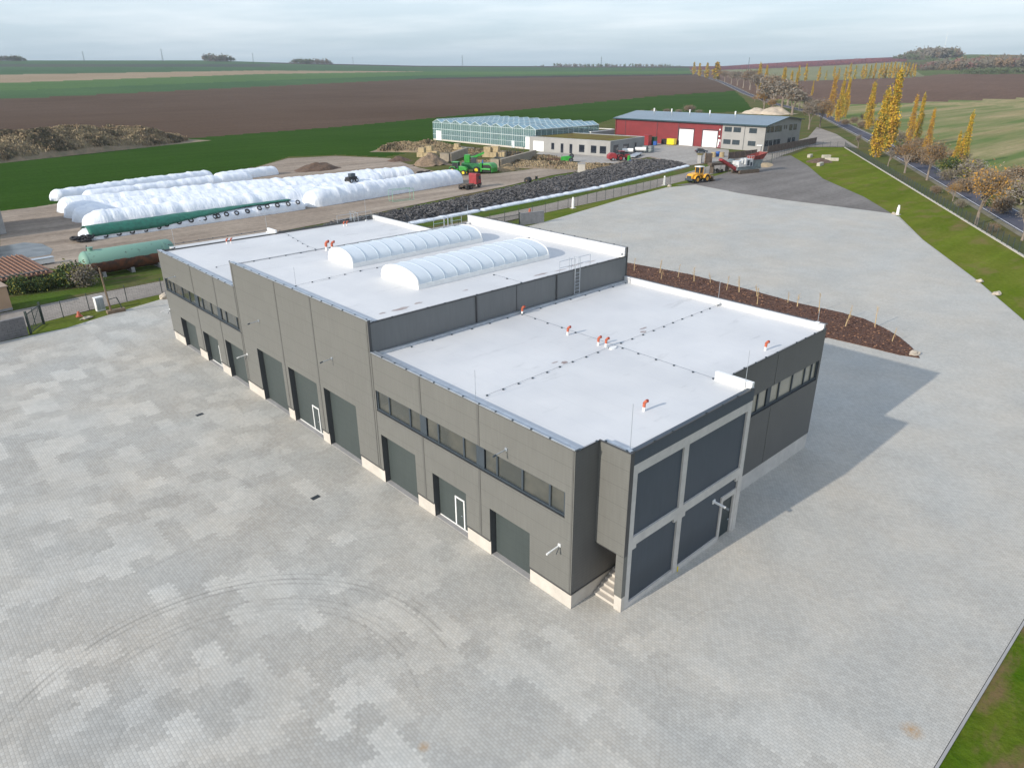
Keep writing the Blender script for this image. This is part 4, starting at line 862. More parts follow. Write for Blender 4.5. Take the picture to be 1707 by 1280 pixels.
o = mb.build('tarpaulin', smooth=True); md = o.modifiers.new('thick', 'SOLIDIFY'); md.thickness = .03; tag(o, 'long dark green tarpaulin draped over the low silage bag', 'tarpaulin')
def torus(mb, c, R_, r_, nrm, mt=BLACK, n=14, m=6):
    c = Vector(c); z = Vector(nrm).normalized(); a = z.orthogonal().normalized(); b = z.cross(a)
    vs = [c+(a*math.cos(2*math.pi*i/n)+b*math.sin(2*math.pi*i/n))*(R_+r_*math.cos(2*math.pi*j/m))+z*r_*math.sin(2*math.pi*j/m) for i in range(n) for j in range(m)]
    mb.add(vs, [(i*m+j, ((i+1) % n)*m+j, ((i+1) % n)*m+(j+1) % m, i*m+(j+1) % m) for i in range(n) for j in range(m)], mt)
TY = [(177, 401), (199, 397), (221, 393), (243, 389), (264, 379), (277, 375), (298, 371), (318, 368), (331, 366), (340, 365), (358, 362), (363, 361), (377, 358), (394, 356), (412, 353), (432, 348), (445, 345), (462, 343), (480, 341), (496, 338)]
for i, q in enumerate(TY):
    p = at(*q); p = on(q[0], q[1]-1, 1, (g0+n*.35).y+ (p-g0).dot(d)*d.y) ; z_ = max(p.z, .5)
    mb = MB(); torus(mb, (0, 0, 0), .40, .13, (0.02, -.8, .6)); o = mb.build('tyre', smooth=True); o.location = (p.x, p.y-.15, z_); tag(o, f'black tyre weighing down the low silage bag, {ords[i]} from the left', 'tyre', 'tyres along the silage bag')
def tyre_pile(c, n_, spread, label, seed, z=0):
    rr = random.Random(seed); mb = MB()
    for i in range(n_): torus(mb, (c.x+rr.uniform(-1, 1)*spread, c.y+rr.uniform(-.6, .6)*spread, z+.2+rr.random()*.35*spread), .45, .17, (rr.uniform(-.5, .5), rr.uniform(-.5, .5), 1))
    o = mb.build('tyre_pile', smooth=True); tag(o, label, 'tyres', kind='stuff'); return o
tyre_pile(at(142, 402), 14, 1.7, 'heap of black tyres at the left end of the tarpaulin', 1); tyre_pile(at(521, 341), 12, 1.3, 'heap of black tyres between the two front silage bags', 2); tyre_pile(at(707, 290), 7, 1.6, 'scattered black tyres at the end of the longest bag', 3)
# small dark loader parked between the bags
p = at(588, 322); t = thing('skid_loader', 'small black loader parked on the bags near the gap', 'loader', (p.x, p.y, 2.6), .2)
mb = MB(); mb.box((-1.4, -.7, .5), (1.3, .7, 1.3), BLACK); mb.box((-.5, -.6, 1.3), (.9, .6, 2.1), ANTH); mb.build('body', t, bevel=.08)
for x in (-.9, .9): 
    for y_ in (-.85, .85): mb = MB(); wheel(mb, (x, y_, .5), .5, .3, BLACK, GALV); mb.build('wheel', t)

# ------------------------------------------------------------------ tyre covered clamp with white edge
ca = [at(520, 402), at(640, 382), at(800, 352), at(1000, 313), at(1147, 277)]; cb = [at(520, 384), at(625, 365), at(760, 338), at(900, 305), at(1000, 284), at(1050, 271), at(1130, 270)]
def resample(P, n_):
    ds = [0]
    for a, b in zip(P, P[1:]): ds.append(ds[-1]+(b-a).length)
    return [Vector((float(np.interp(t, ds, [p.x for p in P])), float(np.interp(t, ds, [p.y for p in P])), 0)) for t in np.linspace(0, ds[-1], n_)]
nn_ = 220; m = 26; ra, rb = resample(ca, nn_), resample(cb, nn_); vs = []
for i in range(nn_):
    for j in range(m+1):
        t = j/m; p = ra[i].lerp(rb[i], t); e = min(1, i/8, (nn_-1-i)/12); hh = 1.35*e*math.sin(math.pi*min(max(t*1.0, 0), 1))**.5 if 0 < t < 1 else 0
        hh += e*(.35*mnoise.noise(p*.8)+.25*mnoise.noise(p*2.1)) if 0 < t < 1 else 0; vs.append(p+Vector((0, 0, max(hh, 0)-.05)))
mb = MB(); mb.add(vs, [(i*(m+1)+j, i*(m+1)+j+1, (i+1)*(m+1)+j+1, (i+1)*(m+1)+j) for i in range(nn_-1) for j in range(m)], TYREC); t = thing('silage_clamp', 'long dark silage clamp covered with old tyres beside the gravel track', 'silage clamp'); mb.build('cover_sheet', t, True)
mb = MB(); rr = random.Random(5); TM = [mat('old_rubber', (.04, .04, .043), .85, .3, 3.), mat('dusty_rubber', (.15, .145, .145), .9, .3, 3.), mat('worn_rubber', (.08, .078, .08), .85, .3, 3.)]
for i in range(6500):
    a = rr.randrange(1, nn_-1); j = rr.uniform(.06, .96); p = ra[a].lerp(rb[a], j); e = min(1, a/8, (nn_-1-a)/12); hh = 1.35*e*math.sin(math.pi*j)**.5+e*(.35*mnoise.noise(p*.8)+.25*mnoise.noise(p*2.1)); p = p+Vector((rr.uniform(-.4, .4), rr.uniform(-.4, .4), max(hh, 0)+.1)); torus(mb, p, .27, .09, (rr.uniform(-.8, .8), rr.uniform(-.8, .8), 1), TM[i % 3], 7, 4)
o = mb.build('tyre_layer', t); tag(o, kind='stuff')
tube_heap('edge_sheet', [ca[1], ca[2]], .75, .5, FILM, None, None, 21, .3, parent=t); tube_heap('edge_sheet', [ca[2], ca[3]], .75, .5, FILM, None, None, 22, .3, parent=t); tube_heap('edge_sheet', [ca[3], ca[4]], .8, .5, FILM, None, None, 23, .3, parent=t)

# ------------------------------------------------------------------ heaps, mounds
def heap(name, q, a, b, h, mt, label, cat, seed, rz=0., rough=.25, kind=None, res=40, z=-.1, group=None):
    p = q if isinstance(q, Vector) else at(*q); vs = []; n_ = res
    for i in range(n_+1):
        for j in range(n_+1):
            u, v = i/n_*2-1, j/n_*2-1; r_ = math.hypot(u, v); r_ = min(1, r_*(1+.25*mnoise.noise(Vector((u*2, v*2, seed)))))
            z_ = h*max(0, (1-r_**1.6))*(1+rough*mnoise.noise(Vector((u*3+seed, v*3, 0))))+rough*h*.5*mnoise.noise(Vector((u*9, v*9, seed)))*(r_ < .95)*(1-r_)
            vs.append((u*a, v*b, max(z_, -.02)))
    me = bpy.data.meshes.new(name); k = n_+1; me.from_pydata(vs, [], [(i*k+j, (i+1)*k+j, (i+1)*k+j+1, i*k+j+1) for i in range(n_) for j in range(n_)]); me.materials.append(mt); me.polygons.foreach_set('use_smooth', [True]*(n_*n_)); me.update()
    o = bpy.data.objects.new(name, me); C.objects.link(o); o.location = (p.x, p.y, p.z+z if p.z else z); o.rotation_euler = (0, 0, rz); return tag(o, label, cat, group, kind)
heap('soil_heap', (418, 293), 5, 2.6, 2.2, SOIL, 'brown soil heap between the rear silage bags', 'soil heap', 3, .2)
heap('soil_heap', (530, 282), 8, 5, 2.0, SOIL, 'dark brown soil heap behind the longest silage bag', 'soil heap', 4, .1)
heap('gravel_heap', (718, 274), 6, 4.5, 3.4, mat('tan_gravel', (.28, .20, .13), .95, .4, 2., bump=.2), 'tan gravel heap in front of the stone blocks', 'gravel heap', 5)
heap('soil_heap', (665, 268), 4, 3, 1.4, SOIL, 'low dark soil heap left of the tan gravel', 'soil heap', 6)
heap('sand_heap', (1262, 189), 11, 9, 3.4, SANDM, 'smaller pale sand heap behind the hall with blue roof', 'sand heap', 7); heap('sand_heap', (1290, 190), 13, 11, 4.4, SANDM, 'larger pale sand heap behind the hall with blue roof', 'sand heap', 8)
heap('gravel_heap', (845, 283), 4, 3, 1.8, mat('tan_gravel2', (.30, .22, .12), .95, .4, 2., bump=.2), 'small tan gravel heap by the long concrete bay', 'gravel heap', 9)
heap('soil_heap', (1366, 270), 4.6, 4, 1.2, SOIL, 'reddish soil heap ringed by pale stone blocks in the lot', 'soil heap', 10)
for i, (q, s) in enumerate((((1350, 262), 1.0), ((1377, 263), .9), ((1386, 268), 1.3), ((1367, 276), 1.2))):
    p = at(*q); mb = MB(); M_ = Matrix.Rotation((.2, -.6, -1.0, .15)[i], 4, 'Z'); mb.box((-1.6*s, -.5, -.1), (1.6*s, .5, .85), mat('pale_stone', (.50, .46, .37), .9, .25, 1.5), M_); o = mb.build('stone_block', bevel=.06); o.location = (p.x, p.y, 0); tag(o, 'pale stone block '+('behind the soil heap, left one', 'behind the soil heap, right one', 'on the right side of the soil heap in the lot', 'in front of the soil heap in the gravel lot')[i], 'stone block', 'stone blocks round the soil heap')
heap('sand_strip', (1276, 275), 7, 2.5, .5, mat('yellow_sand', (.42, .31, .18), .95, .25, 1.), 'low strip of yellow sand beside the crusher', 'sand', 11, .5)
# big overgrown mound at the left, in lumps
def lumpy(name, c, a, b, h, rz, mt, label, cat, seed, nfaces=0, cols=None, fs=.5):
    t = thing(name, label, cat, (c.x, c.y, c.z-.1), rz); n_ = 60; vs = []
    H = {}
    def hh(u, v):
        r_ = (abs(u)**2.4+abs(v)**2.4)**(1/2.4); return h*max(0, 1-r_**2.2)**.8*(1+.3*mnoise.noise(Vector((u*4+seed, v*2, 0))))+h*.12*mnoise.noise(Vector((u*14, v*7, seed)))*(r_ < .93)
    for i in range(n_+1):
        for j in range(n_+1): u, v = i/n_*2-1, j/n_*2-1; vs.append((u*a, v*b, max(hh(u, v), -.02)))
    mb = MB(); k = n_+1; mb.add(vs, [(i*k+j, (i+1)*k+j, (i+1)*k+j+1, i*k+j+1) for i in range(n_) for j in range(n_)], mt); mb.build('earth', t, True)
    if nfaces:
        mb = MB(); rr = random.Random(seed)
        for i in range(nfaces):
            u, v = rr.uniform(-.92, .92), rr.uniform(-.92, .92); z_ = hh(u, v)
            if z_ < .05: continue
            p = Vector((u*a, v*b, z_)); cl = mnoise.noise(p*.12); s_ = fs*rr.uniform(.5, 1.4)*(1.3 if cl > .1 else .8); an = rr.uniform(0, 3.14); u1 = Vector((math.cos(an), math.sin(an), 0))*s_*.6; u2 = Vector((rr.uniform(-.4, .4), rr.uniform(-.4, .4), 1))*s_*1.3
            mb.add([p-u1, p+u1, p+u1*.6+u2, p-u1*.6+u2], [(0, 1, 2, 3)], cols[(0 if cl > .12 else 1 if cl > -.1 else 2)] if rr.random() < .75 else rr.choice(cols))
        tag(mb.build('dry_weeds', t), kind='stuff')
    return t
DW = [leafm('weed_dark', (.15, .115, .075), (.11, .10, .06)), leafm('weed_brown', (.27, .20, .125), (.22, .165, .10)), leafm('weed_tan', (.34, .27, .17), (.28, .22, .13))]
c = at(70, 258); e_ = at(250, 240); dd_ = e_-c; lumpy('overgrown_mound', at(90, 254), 62, 17, 7.6, math.atan2(dd_.y, dd_.x)+.03, SCRUBM, 'big earth mound overgrown with dry weeds on the far left', 'mound', 3, 34000, DW, .55)
lumpy('overgrown_mound', at(700, 250), 17, 9, 2.6, -.9, SCRUBM, 'low weedy mound left of the greenhouse', 'mound', 5, 5000, DW, .38)
lumpy('weed_patch', at(905, 276), 30, 8, .8, -1.1, SCRUBM, 'patch of brown weeds in front of the grey flat roofed office', 'weeds', 6, 5000, DW, .3)
lumpy('weed_patch', at(840, 259), 30, 5, .9, -1.45, SCRUBM, 'strip of brown weeds along the front of the greenhouse', 'weeds', 7, 4500, DW, .36)

# ------------------------------------------------------------------ farm buildings
def frame_win(mb_f, mb_p, ax, a, b, z0, z1, fx, mull=1, t=.08, mf=ANTH, mp=GLASSF, out=-1):
    """window on plane ax=fx; out = direction towards the outside"""
    def bx(mb, u0, u1, w0, w1, d0, d1, mt):
        lo, hi = sorted((fx+out*d0, fx+out*d1))
        if ax == 'x': mb.box((lo, u0, w0), (hi, u1, w1), mt)
        else: mb.box((u0, lo, w0), (u1, hi, w1), mt)
    bx(mb_p, a+t, b-t, z0+t, z1-t, .012, .03, mp)
    for u0, u1, w0, w1 in ((a, a+t, z0, z1), (b-t, b, z0, z1), (a+t, b-t, z0, z0+t), (a+t, b-t, z1-t, z1)): bx(mb_f, u0, u1, w0, w1, .0, .06, mf)
    for i in range(mull): u = a+(b-a)*(i+1)/(mull+1); bx(mb_f, u-t/2, u+t/2, z0+t, z1-t, .0, .055, mf)
def window(parent, *a, **k):
    f, p = MB(), MB(); frame_win(f, p, *a, **k); fo = f.build('window', parent); p.build('pane', fo)
BX0, BX1, BY0, BY1 = 228.5, 254.5, 117.3, 187.0
barn = thing('farm_hall', 'long red and grey farm hall with blue metal roof and two white roller doors', 'building')
gp = [(BX0, -.1), (BX1, -.1), (BX1, 10.0), (243.2, 11.2), (BX0, 9.0)]
mb = MB(); mb.box((BX0, 135.0, -.1), (BX0+.3, BY1, 9.0), REDW); mb.box((BX0+.3, BY1-.3, -.1), (BX1, BY1, 9), REDW); mb.build('red_wall', barn)
mb = MB(); mb.box((BX0-.02, BY0, -.1), (BX0+.3, 134.998, 9.0), GREYW); mb.build('grey_wall', barn)
mb = MB(); mb.prism(gp, 'y', BY0+.3, BY0-.0, GREYD); mb.build('gable_wall', barn); mb = MB(); mb.prism(gp, 'y', BY1-.31, BY1-.6, REDW); mb.build('gable_wall', barn)
mb = MB(); mb.box((BX1-.3, BY0+.31, -.1), (BX1-.002, BY1-.62, 9.9), GREYD); mb.build('rear_wall', barn)
mb = MB()
for (x0, z0, x1, z1) in ((BX0-1.0, 8.92, 243.2, 11.32), (243.2, 11.32, BX1+.8, 10.05)): mb.add([(x0, BY0-.9, z0), (x1, BY0-.9, z1), (x1, BY1+.6, z1), (x0, BY1+.6, z0), (x0, BY0-.9, z0-.3), (x1, BY0-.9, z1-.3), (x1, BY1+.6, z1-.3), (x0, BY1+.6, z0-.3)], [(0,1,2,3),(4,5,6,7),(0,1,5,4),(1,2,6,5),(2,3,7,6),(3,0,4,7)], ROOFB)
rf = mb.build('roof', barn)
mb = MB(); mb.box((BX0-1.12, BY0-.95, 8.5), (BX0-.98, BY1+.6, 8.98), ROOFE); mb.build('gutter', rf)
for y_ in (178., 169., 160., 150.5, 139.): mb = MB(); mb.tube((243.0, y_, 11.2), (243.0, y_, 12.3), .28, WHITE, 10); mb.tube((243, y_, 12.3), (243, y_, 12.5), .42, WHITE, 10, .15); mb.build('roof_vent', rf)
for i in range(26): 
    pass
mb = MB(); WD = mat('white_roller_door', (.80, .80, .80), .5, .05, 1.)
for a, b in ((147.6, 154.2), (136.9, 143.3)):
    mb = MB(); mb.box((BX0-.10, a, 0), (BX0-.01, b, 5.95), WD)
    dr = mb.build('roller_door', barn); mb = MB(); mb.box((BX0-.16, a-.3, 0), (BX0-.0, a-.02, 6.2), ANTH); mb.box((BX0-.16, b+.02, 0), (BX0, b+.3, 6.2), ANTH); mb.box((BX0-.17, a-.3, 6.2), (BX0, b+.3, 6.4), ANTH); mb.build('door_frame', dr)
    mb = MB(); 
    for z_ in np.arange(.6, 5.9, .6): mb.box((BX0-.105, a+.05, z_), (BX0-.1, b-.05, z_+.03), GALV)
    mb.build('slat_lines', dr)
for y_ in (181.4, 165.1, 154.7, 135.6, 125.6):
    mb = MB(); mb.tube((BX0-.12, y_, 0), (BX0-.12, y_, 8.6), .07, ANTH, 6); mb.build('downpipe', barn)
for a, b in ((131.0, 134.1), (127.2, 130.3), (120.7, 123.8)):
    window(barn, 'x', a, b, 6.0, 7.75, BX0-.02); window(barn, 'x', a, b, 1.6, 3.3, BX0-.02)
for a, b in ((229.2, 231.4), (231.8, 234.3), (235., 237.3), (237.6, 240.), (245.6, 247.9), (248.9, 251.3)): window(barn, 'y', a, b, 6.3, 8.4, BY0); window(barn, 'y', a, b, 1.6, 3.7, BY0)
window(barn, 'y', 241.6, 242.3, 6.9, 8.4, BY0, mull=0); window(barn, 'y', 243.1, 243.8, 6.9, 8.4, BY0, mull=0)
mb = MB(); mb.box((BX0-.06, 135.3, .3), (BX0-.01, 136.5, 3.1), WHITE); sg = mb.build('wall_sign', barn)
mb = MB(); mb.prism([(135.35, 2.2), (135.9, 2.2), (135.9, 1.2), (136.2, .8), (136.2, .35), (135.35, .35)], 'x', BX0-.075, BX0-.06, mat('dark_red_print', (.25, .02, .07), .6, .1)); mb.build('emblem', sg)
for z_ in (4.2, 6.6): mb = MB(); mb.tube((BX0-.3, 135.9, z_), (BX0-.0, 135.9, z_), .3, WHITE, 10); mb.build('wall_light', barn)
# grey flat roofed office
ox, oy = 176.6, 146.0; oa = R(8.2)
off_ = thing('flat_roofed_office', 'low pale grey flat roofed office with a planted brown green roof beside the greenhouse', 'building', (ox, oy, 0), oa)
# local axes: x = depth, y = along front
def Q(u, v, z): return (u, v, z)
OL, OD, OH = 35.2, 23.5, 5.0
mb = MB(); mb.box((0, 0, -.1), (.3, OL, OH), GREYW); fw_ = mb.build('front_wall', off_); mb = MB(); mb.box((.3, 0, -.1), (OD, .3, OH), GREYD); mb.build('side_wall', off_); mb = MB(); mb.box((OD-.3, .3, -.1), (OD-.001, OL, OH), GREYD); mb.build('rear_wall', off_); mb = MB(); mb.box((.3, OL-.3, -.1), (OD-.3, OL-.001, OH), GREYD); mb.build('side_wall', off_)
mb = MB(); mb.box((.3, .3, OH-.4), (OD-.3, OL-.3, OH-.12), SEDUM); mb.build('planted_roof', off_)
mb = MB(); 
for a, b, c_, d_ in ((-.05, OD+.05, -.05, .32), (-.05, OD+.05, OL-.32, OL+.05), (-.05, .32, .322, OL-.322), (OD-.32, OD+.05, .322, OL-.322)): mb.box((a, c_, OH), (b, d_, OH+.1), GALV)
mb.build('roof_edge', off_)
for v in (1.6, 5.6, 10.6, 15.8, 19.7, 23.8):
    w = (2.6, 2.3, 2.3, 1.2, 1.2, 1.3)[(1.6, 5.6, 10.6, 15.8, 19.7, 23.8).index(v)]; zb = (.8, .8, .8, .1, .1, 1.)[(1.6, 5.6, 10.6, 15.8, 19.7, 23.8).index(v)]
    window(off_, 'x', v, v+w, zb, 3.3, 0, mull=0, mp=glass('office_glass', (.015, .02, .03), .08))
mb = MB(); mb.box((-.05, 28.6, 0), (-.01, 33.4, 3.6), WD); mb.build('garage_door', off_)
for a, b, z0, z1 in ((2.2, 5.4, .8, 3.6), (8.6, 12.4, .1, 3.4), (16.6, 17.8, .1, 3.4)): window(off_, 'y', a, b, z0, z1, 0, mull=1, mp=glass('office_glass', (.015, .02, .03), .08))
# linking wing between office and farm hall
wing = thing('linking_wing', 'low link building with planted roof and white skylight domes between office and red hall', 'building', (205, 180, 0), oa)
mb = MB(); mb.box((0, 0, -.1), (17.9, 26, 4.6), GREYD); mb.build('walls', wing); mb = MB(); mb.box((.4, .4, 4.6), (17.5, 25.6, 4.75), SEDUM); mb.build('planted_roof', wing)
mb = MB()
for a, b, c_, d_ in ((0, 17.9, 0, .4), (0, 17.9, 25.6, 26), (0, .4, .402, 25.598), (17.5, 17.9, .402, 25.598)): mb.box((a, c_, 4.603), (b, d_, 4.95), WHITE)
mb.build('roof_edge', wing)
for x, y_ in ((4, 20), (9, 16), (14, 12), (5, 10), (10, 22)): mb = MB(); mb.prism([(x-1.+.0, 4.75), (x+1., 4.75), (x+.7, 5.3), (x-.7, 5.3)], 'y', y_-1, y_+1, WHITE); mb.build('roof_dome', wing)
# greenhouse: ten gabled spans
GX0, GX1, GY0, GY1, GZ, GR = 175., 211., 181.2, 245., 7.2, 8.5
gh = thing('greenhouse', 'large glass greenhouse with ten small white framed gables', 'greenhouse')
sp = (GY1-GY0)/10; FR = mat('white_aluminium', (.62, .70, .70), .4, .1, 1.)
mb = MB(); mb.box((GX0, GY0, -.1), (GX0+.25, GY1, .5), CONC); mb.box((GX0, GY0-.01, -.1), (GX1, GY0+.24, .5), CONC); mb.build('base_wall', gh)
for i in range(10):
    y0, y1 = GY0+i*sp, GY0+(i+1)*sp; ym = (y0+y1)/2
    mb = MB(); mb.add([(GX0, y0, .5), (GX0, y1, .5), (GX0, y1, GZ), (GX0, ym, GR), (GX0, y0, GZ)], [(0, 1, 2, 3, 4)], GHG); mb.build('front_glazing', gh)
    mb = MB(); mb.add([(GX0, y0, GZ), (GX0, ym, GR), (GX1, ym, GR), (GX1, y0, GZ)], [(0, 1, 2, 3)], GHR); mb.add([(GX0, y1, GZ), (GX0, ym, GR), (GX1, ym, GR), (GX1, y1, GZ)], [(0, 1, 2, 3)], GHR); rp = mb.build('roof_glazing', gh)
    mb = MB()
    for s_ in (y0, y1): mb.tube((GX0-.03, s_, GZ), (GX0-.03, ym, GR), .07, FR, 5)
    for x in np.arange(GX0, GX1+.1, 3.):
        for s_ in (y0, y1): mb.tube((x, s_, GZ+.05), (x, ym, GR+.05), .045, FR, 4)
    mb.tube((GX0, ym, GR+.05), (GX1, ym, GR+.05), .09, FR, 5); mb.tube((GX0, y0, GZ+.05), (GX1, y0, GZ+.05), .12, FR, 5); mb.build('roof_bars', rp)
    mb = MB()
    for k in range(5): mb.tube((GX0-.03, y0+sp*k/5, .4), (GX0-.03, y0+sp*k/5, GZ+(GR-GZ)*min(k, 5-k)/2.5*1.0 if k else GZ), .10 if k == 0 else .045, FR, 5)
    for z_, r_ in ((2.4, .06), (4.6, .1), (7.1, .07)): mb.tube((GX0-.04, y0, z_), (GX0-.04, y1, z_), r_, FR, 5)
    mb.build('front_bars', gh)
mb = MB(); mb.add([(GX0, GY0, .5), (GX1, GY0, .5), (GX1, GY0, GZ), (GX0, GY0, GZ)], [(0, 1, 2, 3)], GHG); mb.build('side_glazing', gh); mb = MB(); mb.add([(GX0, GY1, .2), (GX1, GY1, .2), (GX1, GY1, GZ), (GX0, GY1, GZ)], [(0, 1, 2, 3)], GHG); mb.build('side_glazing', gh)
mb = MB(); mb.add([(GX1, GY0, .2), (GX1, GY1, .2), (GX1, GY1, GZ), (GX1, GY0, GZ)], [(0, 1, 2, 3)], GHG); mb.build('rear_glazing', gh)
mb = MB()
for x in np.arange(GX0, GX1+.1, 3.): mb.tube((x, GY0-.03, .4), (x, GY0-.03, GZ), .06, FR, 5)
for z_ in (2.4, 4.6, 7.1): mb.tube((GX0, GY0-.03, z_), (GX1, GY0-.03, z_), .07, FR, 5)
mb.build('side_bars', gh)
for i in range(1, 10):
    mb = MB()
    for x in np.arange(GX0+6, GX1-1, 6.): mb.tube((x, GY0+i*sp, 0), (x, GY0+i*sp, GZ), .09, FR, 5)
    mb.build('column', gh)
mb = MB(); mb.box((GX0+.3, GY0+.3, -.08), (GX1-.3, GY1-.3, .02), CONCG); mb.build('floor', gh)
mb = MB(); rr = random.Random(3); PL = [mat('crop_plant', (.03, .09, .03), .7, .4, 1.), mat('dark_bench', (.05, .06, .065), .7, .3, 1.), mat('pale_bench', (.35, .38, .36), .7, .3, 1.)]
for i in range(10):
    for k in range(4):
        x = GX0+3+k*8; y_ = GY0+i*sp+.8; mt_ = rr.choice(PL); mb = MB(); mb.box((x, y_, .0), (x+6, y_+sp-1.6, rr.uniform(.7, 3.8) if mt_ is not PL[2] else 1.), mt_); mb.build('plant_bench', gh)
for a, b, h, mt_ in ((239.0, 242.6, 3.9, WD), (181.5, 186.5, 4.4, WD), (192.6, 194.3, 2.6, FR)): mb = MB(); mb.box((GX0-.16, a, 0), (GX0-.06, b, h), mt_); mb.build('greenhouse_door', gh)

# low structures at the left edge
t = thing('concrete_building', 'tall concrete panel building cut off by the left picture edge', 'building', (-2.2, 142.2, 0), .08)
mb = MB()
for i in range(10):
    for j in range(7): mb.box((-(i+1)*3+.02, -.0, j*1.5+.02), (-i*3-.02, .3, j*1.5+1.48), CONCG)
mb.box((-30, .06, -.1), (-.01, 14, 10.4), CONCG); mb.build('panel_wall', t); mb = MB(); mb.box((-30.3, -.3, 10.5), (.3, 14.3, 10.8), ANTH); mb.build('roof', t)
t = thing('tiled_shed', 'long low shed with worn orange clay tiles at the left edge', 'shed', (-4.6, 97.5, 0), .06)
mb = MB(); mb.box((-26, -1.7, -.1), (-.2, 5.0, 2.2), mat('dark_old_wall', (.09, .08, .07), .9, .4, 1.5)); mb.build('wall', t)
mb = MB(); mb.add([(-26.5, -2.2, 1.9), (.4, -2.2, 1.9), (-1.2, 6.6, 3.2), (-26.5, 6.6, 3.2), (-26.5, -2.2, 1.75), (.4, -2.2, 1.75), (-1.2, 6.6, 3.05), (-26.5, 6.6, 3.05)], [(0,1,2,3),(4,5,6,7),(0,1,5,4),(1,2,6,5),(2,3,7,6),(3,0,4,7)], TILE); rf_ = mb.build('roof', t)
mb = MB()
for i in range(44): mb.tube((-26.3+i*.6, -2.2, 2.0), (-26.3+i*.6*(25.1/26.5), 6.5, 3.28), .11, TILE, 5)
mb.build('tile_rows', rf_)
t = thing('small_shed', 'small shed with a maroon sheet roof behind the tiled shed', 'shed', (-9.3, 110.5, 0), .1); mb = MB(); mb.box((-12, -2, -.1), (0, 2, 1.9), mat('dark_old_wall', (.09, .08, .07), .9, .4, 1.5)); mb.build('wall', t); mb = MB(); mb.add([(-12.3, -2.6, 2.0), (.4, -2.6, 2.0), (.4, 2.5, 2.7), (-12.3, 2.5, 2.7), (-12.3, -2.6, 1.9), (.4, -2.6, 1.9), (.4, 2.5, 2.6), (-12.3, 2.5, 2.6)], [(0,1,2,3),(4,5,6,7),(0,1,5,4),(1,2,6,5),(2,3,7,6),(3,0,4,7)], MAROON); mb.build('roof', t)
t = thing('beige_hut', 'beige rendered hut beside the track at the left edge', 'hut', (-11.2, 86.2, 0), .1); mb = MB(); mb.box((-9, 0, -.1), (0, 3.2, 3.0), BEIGE); mb.build('walls', t); mb = MB(); mb.box((-9.2, -.15, 3.0), (.15, 3.4, 3.12), mat('hut_roof', (.36, .27, .2), .9, .2)); mb.build('roof', t); mb = MB(); mb.box((-9, -.08, .0), (.0, -.002, .3), CONCG); mb.build('plinth', t)
p = at(69, 441); t = thing('white_trough', 'long white trough between tiled shed and dirt yard', 'trough', (p.x, p.y, 0), .1); mb = MB(); mb.box((-1.8, -.5, .1), (1.8, .5, .9), WHITE); mb.build('tub', t, bevel=.05); mb = MB(); mb.box((-1.9, -.6, .9), (1.9, .6, .98), GALV); mb.build('rim', t)
o = sheet('wet_tarp_ground', A((-30, 436), (20, 430), (60, 428), (84, 424), (88, 415), (70, 406), (40, 404), (10, 409), (-30, 416)), -.035, mat('wet_dark_ground', (.045, .055, .06), .35, 0, .4, c2=(.13, .145, .15)))
# steel tank
p = at(152, 467); t = thing('storage_tank', 'old horizontal steel tank, green on top and rusty below, behind the hall', 'tank', (p.x, p.y+1.9, 0), .02)
mb = MB(); n_ = 24; prof = [(-.55, .0), (-.5, .7), (-.3, 1.3), (0, 1.65), (.3, 1.78), (12, 1.78), (12.3, 1.65), (12.6, 1.3), (12.8, .7), (12.85, 0)]; vs = []; zc = 2.05
for x, r_ in prof:
    for i in range(n_): a = 2*math.pi*i/n_; vs.append((x, r_*math.cos(a), zc+r_*math.sin(a)))
mb.add(vs, [(i*n_+j, i*n_+(j+1) % n_, (i+1)*n_+(j+1) % n_, (i+1)*n_+j) for i in range(len(prof)-1) for j in range(n_)], TANK); mb.build('shell', t, True)
for x in (2, 6, 10): mb = MB(); mb.box((x-.25, -1.4, -.1), (x+.25, 1.4, .7), CONCG); mb.build('saddle', t)
mb = MB(); mb.tube((1.2, 0, 3.7), (1.2, 0, 4.2), .35, TANK, 12); mb.tube((1.2, 0, 4.2), (1.2, 0, 4.28), .45, TANK, 12); mb.tube((.7, .2, 3.7), (.9, .2, 4.6), .06, ANTH, 6); mb.build('manhole', t)
for x in (.3, 5.6, 11.0): mb = MB(); torus(mb, (x, 0, zc), 1.78, .03, (1, 0, 0), TANK, 24, 5); mb.build('weld_ring', t)
# brown slatted walls beside the farm road
def slatwall(P, h, label):
    t = thing('slatted_wall', label, 'wall', (P[0][0], P[0][1], 0)); a = Vector((0, 0, 0)); b = Vector((P[1][0]-P[0][0], P[1][1]-P[0][1], 0)); L = b.length; ang = math.atan2(b.y, b.x); M_ = Matrix.Rotation(ang, 4, 'Z')
    mb = MB(); mb.box((0, -.08, -.1), (L, .08, .25), CONCG, M_); mb.build('footing', t); mb = MB()
    for i in range(int(L/.3)): mb.box((i*.3+.01, -.05, .25), (i*.3+.27, .05, h), BROWNW, M_)
    mb.box((0, -.02, .25), (L, .02, h-.05), BROWNW, M_); mb.build('slats', t); mb = MB()
    for i in range(int(L/3)+1): x = min(i*3, L-.2); mb.box((x, -.12, -.1), (x+.2, -.06, h+.08), BROWNW, M_)
    mb.build('wall_posts', t)
slatwall([(196, 111.7), (211, 110.0)], 2.4, 'brown slatted wall behind the crusher'); slatwall([(222, 112.0), (268, 116.6)], 2.6, 'long brown slatted wall below the gable windows of the hall')
